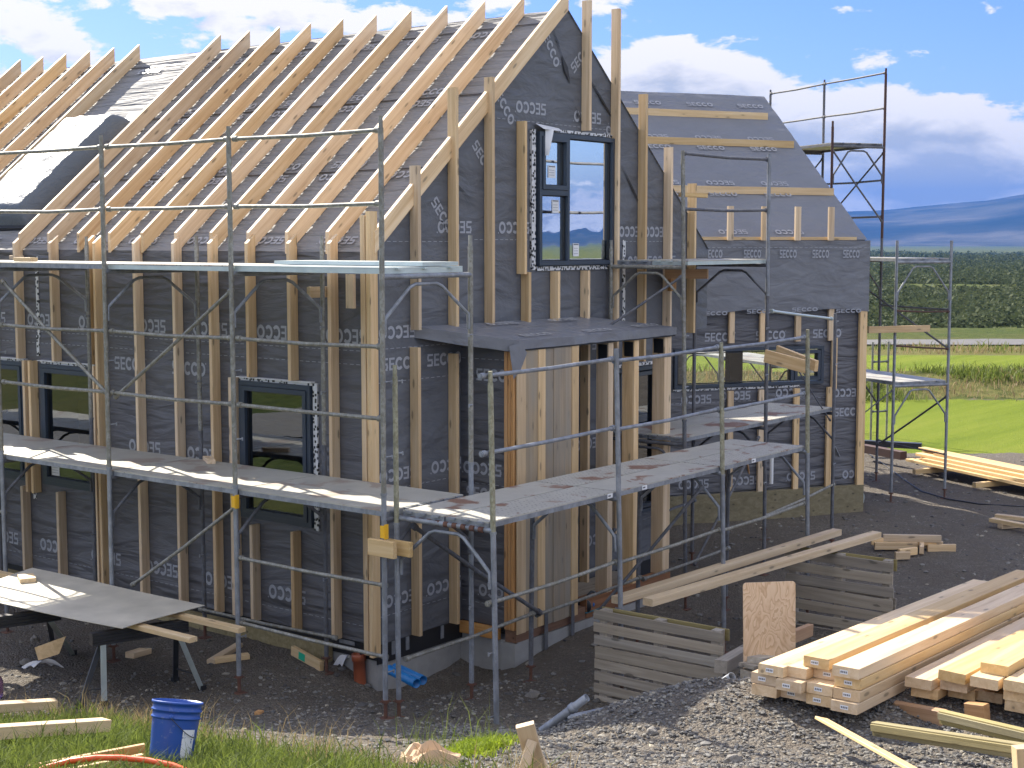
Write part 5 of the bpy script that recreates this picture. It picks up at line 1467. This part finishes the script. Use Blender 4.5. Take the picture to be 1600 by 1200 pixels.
# ---- the lumber stack
def sticker(o, w, t, side=1):
    """small white paper label on the near end of a board (its x = 0 end)"""
    mb = MB(); yo = w*(.12*random.random()-.02)*side; h = t*.20; b = .028
    Mx = o.matrix_basis; F = lambda u, v, n=0: Mx @ Vector((-.002-n, u, v))
    mb.quad(F(yo-b, -h), F(yo+b, -h), F(yo+b, h), F(yo-b, h), 0)
    for k in range(4): u = yo-.022+.012*k; mb.quad(F(u, -h*.45, .001), F(u+.008, -h*.45, .001), F(u+.008, h*.45, .001), F(u, h*.45, .001), 1)
    mb.build('paper_label', ['paper', 'ink'], o)
LD = Vector((.9985, .02, -.052)).normalized()
LT, LWD = .071, .186
P0 = at_depth(1342, 1117, 9.6)            # bottom near corner of the nearest column
up = Vector((0, 0, 1)); sideY = Vector((0, 1, 0))
names = {0: 'bottom', 1: 'second', 2: 'third', 3: 'top'}
cname = {0: 'nearest the right hand pile', 1: 'second column from the right', 2: 'third column from the right', 3: 'left end column beside the plywood'}
offs = {(0, 0): -.02, (0, 1): .02, (0, 2): .05, (0, 3): -.02, (1, 0): .02, (1, 1): .02, (1, 2): -.05, (1, 3): .0, (2, 0): .05, (2, 1): .16, (2, 2): .05, (2, 3): -.02, (3, 0): .02, (3, 1): .12}
for (lay, col), dx in offs.items():
    yo = LWD*(col+.5)+.008*col+(.02*random.random())+(-.05 if (lay, col) == (2, 3) else 0)+(.06 if (lay, col) == (3, 1) else 0)
    a = P0+LD*dx+sideY*yo+up*(LT*(lay+.5)+.004*lay); L = 4.45+.25*random.random()-dx
    if col == 3 and lay == 2: L = 4.3
    o = tag(board('lumber_board', a, a+LD*L, LWD, LT, sideY, 'pine_pale' if lay > 1 and random.random() < .7 else 'pine'), f'sawn board in the near lumber stack, {names[lay]} layer, {cname[col]}', 'lumber board', 'boards of the near lumber stack')
    if (lay, col) not in ((0, 3), (2, 2)): sticker(o, LWD, LT)
# second pile, behind and to the right
grp = [(1465, 1095, 0, 'bottom layer, left end'), (1523, 1096, 0, 'bottom layer, beside its left end board'), (1566, 1101, 0, 'bottom layer, just left of the frame edge pile'), (1455, 1080, 1, 'second layer, left end with the grey top'), (1511, 1084, 1, 'second layer, under the knotty end'),
       (1508, 1070, 2, 'third layer, with a big knot in its end'), (1559, 1080, 2, 'third layer, tilted and slightly lower'), (1575, 1058, 3, 'topmost board, set back from the others'), (1612, 1086, 2.2, 'third layer at the right frame edge'), (1612, 1101, 1.2, 'second layer at the right frame edge'), (1614, 1118, .2, 'bottom layer at the right frame edge')]
PB = P0+Vector((0, 0, .02))
nrm = Vector((.052, 0, 1)).normalized()
for px, py, lay, lab in grp:
    c = on_plane(px, py, PB+up*(LT*lay), nrm)
    a = c+sideY*LWD/2+up*LT/2
    dirv = (LD+Vector((0, .03*(random.random()-.5), 0))).normalized()
    tag(board('lumber_board', a, a+dirv*(4.2+.5*random.random()), LWD, LT-.002, sideY+up*(.0 if lay != 2 else .05*(random.random()-.3)), 'pine_pale' if lay >= 2 else 'pine'), f'board in the right hand pile, {lab}', 'lumber board', 'boards of the right hand lumber pile')
# bearers under the stacks
for k, (a, b, w, lab) in enumerate(((at_depth(1350, 1098, 10.3), at_depth(1475, 1122, 9.7), .10, 'dark timber bearer lying under the near lumber stack'), (at_depth(1512, 1112, 9.75), at_depth(1542, 1116, 9.65), .13, 'square timber block carrying the right hand lumber pile'))):
    beam2('timber_bearer', lab, 'timber bearer', a, b, w, .08, (0, 0, 1), 'larch')
for dx in (1.2, 3.4):
    c = P0+LD*dx; zb2 = gz(c.x, c.y); 
    if c.z-zb2 > .03: beam2('timber_bearer', ('timber bearer across the ground under the middle of the near lumber stack', 'timber bearer across the ground under the far end of the near lumber stack')[dx > 2], 'timber bearer', c+sideY*.95-up*.05, c-sideY*.9-up*.05, .095, .10, (0, 0, 1), 'larch')

# greenish grooved boards, white planks
def tng(label, a, b, h, t):
    o = tag(board('grooved_board', a, b, h, t, (0, 0, 1), 'green_wood'), label, 'grooved board', 'greenish grooved boards')
    d = (b-a).normalized(); n = d.cross(up).normalized(); n = -n if n.dot(FW) > 0 else n
    board('tongue', a+up*(h*.12)+n*(t*.5+.006), b+up*(h*.12)+n*(t*.5+.006), h*.5, .012, (0, 0, 1), 'green_wood', o)
tng('greenish impregnated grooved board lying on the gravel before the lumber', at_depth(1367, 1138, 9.15), at_depth(1612, 1176, 8.05), .085, .05)
tng('greenish impregnated grooved board propped against the right hand lumber pile', at_depth(1472, 1120, 9.2), at_depth(1640, 1160, 8.40), .085, .05)
beam2('plank', 'thin pale plank lying slanted across the gravel at the bottom right', 'plank', at_depth(1283, 1123, 9.2), at_depth(1440, 1210, 7.85), .085, .02, Vector((0, 1, .1)), 'pine_pale')
beam2('plank', 'pale plank end meeting another at the bottom edge on the right', 'plank', at_depth(1398, 1206, 7.90), at_depth(1490, 1212, 7.95), .085, .02, Vector((0, 1, .1)), 'pine_pale')
beam2('timber_block', 'pale timber end standing in the bottom right corner', 'timber block', at_depth(1612, 1232, 7.70), at_depth(1608, 1166, 7.70), .16, .09, RT, 'pine_pale')

# ---- far lumber and offcuts on the gravel yard
fa = on_z(1412, 724, .34); fb = on_z(1650, 776, .34); fd = (fb-fa); fL = fd.length; fd.normalize(); fsd = Vector((-fd.y, fd.x, 0)); fsd = -fsd if fsd.dot(FW) > 0 else fsd
k = 0
for lay in range(4):
    for c in range(5-lay):
        o_ = fd*(.35*random.random()+.35*lay*(random.random()-.2))
        a = fa+o_-fsd*(.20*c+.09*lay)+up*(.095+.055*lay); 
        tag(board('lumber_board', a, a+(fd+fsd*.02*(random.random()-.5)).normalized()*(fL+.3*random.random()), .17, .05, fsd, 'pine_pale'), f'pale board in the far lumber stack, {["bottom","second","third","top"][lay]} layer, {["front","second","third","fourth","back"][c]} row', 'lumber board', 'boards of the far lumber stack')
for px, py, lab in ((1450, 727, 'left'), (1545, 748, 'right')):
    c = on_z(px+2, py+8, .33); beam2('timber_bearer', f'short {lab} bearer sticking out under the far lumber stack', 'timber bearer', c+fsd*.35, c-fsd*1.0, .09, .09, (0, 0, 1), 'pine_pale')
for i, (px, py, L, an, dz) in enumerate(((1412, 846, .9, -18, .09), (1425, 841, .8, -20, .14), (1400, 853, .6, -15, .04), (1440, 856, .35, 60, .04), (1418, 862, .3, 10, .04), (1433, 850, .7, -25, .04), (1410, 868, .2, -10, .04))):
    c = on_z(px, py, .30+dz); e = Vector((math.cos(R(an-38)), math.sin(R(an-38)), 0))
    lab = ('second longest offcut on the yard heap behind the far pallet', 'topmost offcut of the yard heap behind the far pallet', 'offcut at the left foot of the yard heap behind the far pallet', 'offcut crossing the right end of the yard heap', 'short offcut in front of the yard heap', 'offcut in the middle of the yard heap', 'smallest block before the yard heap')[i]
    beam2('timber_offcut', lab, 'timber offcut', c-e*L/2, c+e*L/2, .10, .06, (0, 0, 1), 'pine', 'offcut heap on the yard')
c = on_z(1471, 856, .31); e = Vector((math.cos(R(-50)), math.sin(R(-50)), 0)); beam2('timber_offcut', 'single flat offcut lying alone right of the yard heap', 'timber offcut', c-e*.2, c+e*.2, .10, .05, (0, 0, 1), 'pine')
for (a, b, lab) in (((1549, 812), (1625, 826), 'front board of the two at the right edge of the yard'), ((1556, 806), (1630, 814), 'rear board of the two at the right edge of the yard')):
    beam2('plank', lab, 'plank', on_z(*a, .38), on_z(*b, .38), .06, .12, (0, 0, 1), 'pine_pale')
c = on_z(1562, 822, .32); beam2('timber_block', 'small block under the boards at the right edge of the yard', 'timber block', c, c+Vector((.3, -.2, 0)), .08, .1, (0, 0, 1), 'pine')
for (a, b, w, lab) in (((1348, 700), (1412, 712), .16, 'rusty red steel beam lying on the yard beyond the lower house'), ((1346, 692), (1440, 697), .12, 'dark steel profile lying behind the red beam beyond the lower house')):
    beam2('steel_beam', lab, 'steel beam', on_z(*a, .42), on_z(*b, .42), w, .16, (0, 0, 1), 'red_steel' if 'red steel' in lab else 'steel_dark')
# cable across the yard
mb = MB(); pts = [on_z(px, py, .36) for px, py in ((1352, 690), (1385, 715), (1412, 738), (1440, 758), (1480, 770), (1530, 778), (1620, 784))]
pts = [Vector((p.x, p.y, gz(p.x, p.y)+.012)) for p in pts]; mb.tube(pts, .011, 6); tag(mb.build('cable', 'black'), 'dark cable snaking over the gravel past the far scaffold', 'cable')


def shovel(label, top, bot, mat, hmat):
    t = thing('shovel', label, 'shovel', bot); d = (bot-top).normalized(); L = (bot-top).length; s = d.cross(FW).normalized(); n = s.cross(d)
    mb = MB(); q = top+d*(L-.30); mb.tube([top, (top+q)/2+n*.01, q], .016, 8); mb.build('handle', hmat, t)
    mb = MB(); mb.grid(lambda a, b: q+d*(.02+.30*b)+s*((a-.5)*(.20+.03*math.sin(b*3))*(1 if b < .85 else 1-(b-.85)*2.2))+n*(.05*(2*a-1)**2-.02*b), 8, 8); mb.build('blade', mat, t)
shovel('old shovel with a wooden handle leaning on the lower house wall, blade down', Vector(FWG(wu(1161, 715)[0], 1.30, .10)), gp_(1180, 806), 'steel_dark', 'larch')
shovel('pale bladed shovel leaning at the right corner of the lower house', Vector(FWG(wu(1298, 692)[0], 1.35, .12)), gp_(1346, 786), 'deck_alu', 'galv')
mb = MB(); p = Vector(FWG(wu(1199, 750)[0], .82, .12)); mb.tube([p, p+Vector((0, 0, .42))], .03, 14); tag(mb.build('white_pipe', 'paper'), 'short white pipe standing against the lower house wall behind a pole', 'pipe')
# circular saw on the porch sill
c = Vector((2.62, AY-.02, .62)); c = on_y(922, 944, AY+.02)
sw_ = thing('circular_saw', 'blue hand circular saw lying on the porch sill', 'power tool', c-Vector((0, 0, .06)))
mb = MB(); mb.lathe([(0, 0), (.05, 0), (.055, .02), (.055, .12), (.04, .16), (0, .165)], c+Vector((-.02, 0, .0)), (1, .2, 0), 16); mb.build('motor', 'saw_blue', sw_)
mb = MB(); mb.lathe([(0, -.015), (.085, -.012), (.09, 0), (.085, .02), (0, .022)], c+Vector((-.12, 0, .0)), (1, .15, 0), 24); mb.build('blade_guard', 'black_plastic', sw_)
mb = MB(); mb.tube([c+Vector((-.06, 0, .05)), c+Vector((-.04, 0, .11)), c+Vector((.02, 0, .14)), c+Vector((.09, 0, .12)), c+Vector((.10, 0, .04))], .017, 8); mb.build('handle', 'black_plastic', sw_)
mb = MB(); mb.box(c.x-.16, c.x+.14, c.y-.06, c.y+.07, c.z-.068, c.z-.058); mb.build('sole_plate', 'teal', sw_)

# ================================================================ grass, moss and stones
def blades(name, pts, mat, h0, h1, w, lean):
    """pts: list of (x, y, z); each gets one bent blade"""
    P = np.array(pts, dtype=np.float64); n = len(P)
    an = rng.random(n)*6.283; hh = h0+(h1-h0)*rng.random(n)**1.6; hh *= np.array([.55+1.0*max(0, min(1, .5+1.3*noise.noise(Vector((p[0]*2.1, p[1]*2.1, 11))))) for p in pts]); la = rng.random(n)*6.283; lk = lean*hh*(.3+rng.random(n))
    wx, wy = np.cos(an)*w*(.6+.8*rng.random(n)), np.sin(an)*w*(.6+.8*rng.random(n))
    V = np.zeros((n, 5, 3))
    V[:, 0] = P+np.stack([-wx, -wy, -.01+0*wx], 1); V[:, 1] = P+np.stack([wx, wy, -.01+0*wx], 1)
    mid = P+np.stack([np.cos(la)*lk*.35, np.sin(la)*lk*.35, hh*.6], 1)
    V[:, 2] = mid+np.stack([wx*.75, wy*.75, 0*wx], 1); V[:, 3] = mid-np.stack([wx*.75, wy*.75, 0*wx], 1)
    V[:, 4] = P+np.stack([np.cos(la)*lk, np.sin(la)*lk, hh*(1-.15*lean)], 1)
    me = bpy.data.meshes.new(name); me.vertices.add(n*5); me.vertices.foreach_set('co', V.reshape(-1))
    base = np.arange(n)[:, None]*5; q = (base+np.array([0, 1, 2, 3])).ravel(); t = (base+np.array([3, 2, 4])).ravel()
    me.loops.add(n*7); me.loops.foreach_set('vertex_index', np.concatenate([q, t]).astype(np.int32))
    me.polygons.add(n*2); me.polygons.foreach_set('loop_start', np.concatenate([np.arange(n)*4, n*4+np.arange(n)*3]).astype(np.int32)); me.polygons.foreach_set('loop_total', np.concatenate([np.full(n, 4), np.full(n, 3)]).astype(np.int32))
    me.materials.append(M[mat]); me.update(calc_edges=True); me.validate(); return struct(link(name, me, Matrix.Identity(4)), 'stuff')


def bank_points(n, smin, smax, lmin, lmax, keep):
    out = []
    while len(out) < n:
        s = smin+(smax-smin)*rng.random(); l = lmin+(lmax-lmin)*rng.random(); x = CAM.x+FH.x*s+RT.x*l; y = CAM.y+FH.y*s+RT.y*l
        if rng.random() < keep(s, l, x, y): out.append((x, y, gz(x, y)))
    return out
def bank_keep(s, l, x, y):
    w = cover(x, y, s, l)[0]; c = noise.noise(Vector((x*1.4, y*1.4, 7)))
    return w*smooth(-.45, .25, c+.25)
blades('bank_grass', bank_points(42000, 6.0, 13.3, -6.0, 1.2, bank_keep), 'blade', .045, .17, .0040, .8)
blades('dry_grass', bank_points(3500, 6.0, 13.6, -6.0, .6, lambda s, l, x, y: .15+.85*max(0, noise.noise(Vector((x*2, y*2, 1))))), 'dry_blade', .10, .36, .0022, .6) if 0 else None
def edge_keep(s, l, x, y):
    e = 12.55 if l < -3.6 else 12.55-(l+3.6)*1.55
    return math.exp(-((s-e)/.45)**2)*max(0, noise.noise(Vector((x*1.6, y*1.6, 4)))+.25)
blades('dry_grass', bank_points(1700, 6.0, 13.6, -6.0, .6, edge_keep), 'dry_blade', .08, .27, .0024, .6)
cg = on_g(705, 1168); blades('wispy_grass', [(p[0], p[1], gz(p[0], p[1])) for p in [(cg.x+rng.normal()*.16, cg.y+rng.normal()*.22) for _ in range(190)]], 'blade', .08, .38, .0020, .5)
A_, B_ = on_g(722, 1185), on_g(782, 1160)
mp_ = []
for _ in range(5200):
    t = rng.random(); q = A_*(1-t)+B_*t; q = q+Vector((rng.normal()*.05, rng.normal()*.07, 0)); mp_.append((q.x, q.y, gz(q.x, q.y)+.02*math.sin(t*3.1)))
blades('moss_patch', mp_, 'moss', .03, .085, .0035, 1.0)


blades('rough_grass', bank_points(7000, 42.4, 58, 2, 34, lambda s, l, x, y: (.6 if s < 46.5 else .35 if s > 54 else 0)*smooth(-.3, .3, noise.noise(Vector((x*.35, y*.35, 2))))), 'dry_blade', .08, .30, .014, .7)
blades('rough_green_grass', bank_points(14000, 42.2, 57, 2, 34, lambda s, l, x, y: (.9 if s < 46.8 else .15 if s > 54 else 0)*smooth(-.2, .4, noise.noise(Vector((x*.3, y*.3, 6))))), 'blade', .1, .38, .016, .7)


def build_stones():
    sh = blob_shapes(8, 1, .9, 1.6); items = []
    for i in range(15000):
        s = 7+7.5*rng.random()**.8; l = -5.2+10.6*rng.random(); x = CAM.x+FH.x*s+RT.x*l; y = CAM.y+FH.y*s+RT.y*l
        if cover(x, y, s, l)[0] > .4: continue
        r = .005+.017*rng.random()**3+(.03*rng.random()**2 if rng.random() < .02 else 0)
        items.append((int(rng.integers(8)), rotm(rng.random()*6.3, r*1.3, r, r*.65), np.array([x, y, gz(x, y)+.020*noise.noise(Vector((x*9, y*9, 2)))+.010*noise.noise(Vector((x*24, y*24, 4)))+r*.1])))
    for i in range(20000):
        s = 7.6+3.8*rng.random(); l = -.6+4.6*rng.random(); x = CAM.x+FH.x*s+RT.x*l; y = CAM.y+FH.y*s+RT.y*l
        r = .005+.010*rng.random()**2
        items.append((int(rng.integers(8)), rotm(rng.random()*6.3, r*1.3, r, r*.75), np.array([x, y, gz(x, y)+.020*noise.noise(Vector((x*9, y*9, 2)))+.010*noise.noise(Vector((x*24, y*24, 4)))+r*.25])))
    for i in range(5000):
        s = 14+16*rng.random(); l = -6+18*rng.random(); x = CAM.x+FH.x*s+RT.x*l; y = CAM.y+FH.y*s+RT.y*l
        r = .008+.03*rng.random()**3; items.append((int(rng.integers(8)), rotm(rng.random()*6.3, r*1.3, r, r*.65), np.array([x, y, gz(x, y)+r*.1])))
    scatter('gravel_stones', sh, items, 'stone')


build_stones()

# ================================================================ the air over the valley
mb = MB(); mb.box(-9000, 9000, -9000, 9000, -17, 330); hz = mb.build('haze', 'black', origin=(0, 0, 0))
hm = bpy.data.materials.new('haze'); hm.use_nodes = True; hn = hm.node_tree; hn.nodes.remove(hn.nodes['Principled BSDF'])
pv = hn.nodes.new('ShaderNodeVolumePrincipled'); pv.inputs['Color'].default_value = (.015, .14, .50, 1); pv.inputs['Density'].default_value = 1.35e-4; pv.inputs['Anisotropy'].default_value = .2
hn.links.new(pv.outputs[0], hn.nodes['Material Output'].inputs['Volume']); hz.data.materials.clear(); hz.data.materials.append(hm); struct(hz, 'stuff')
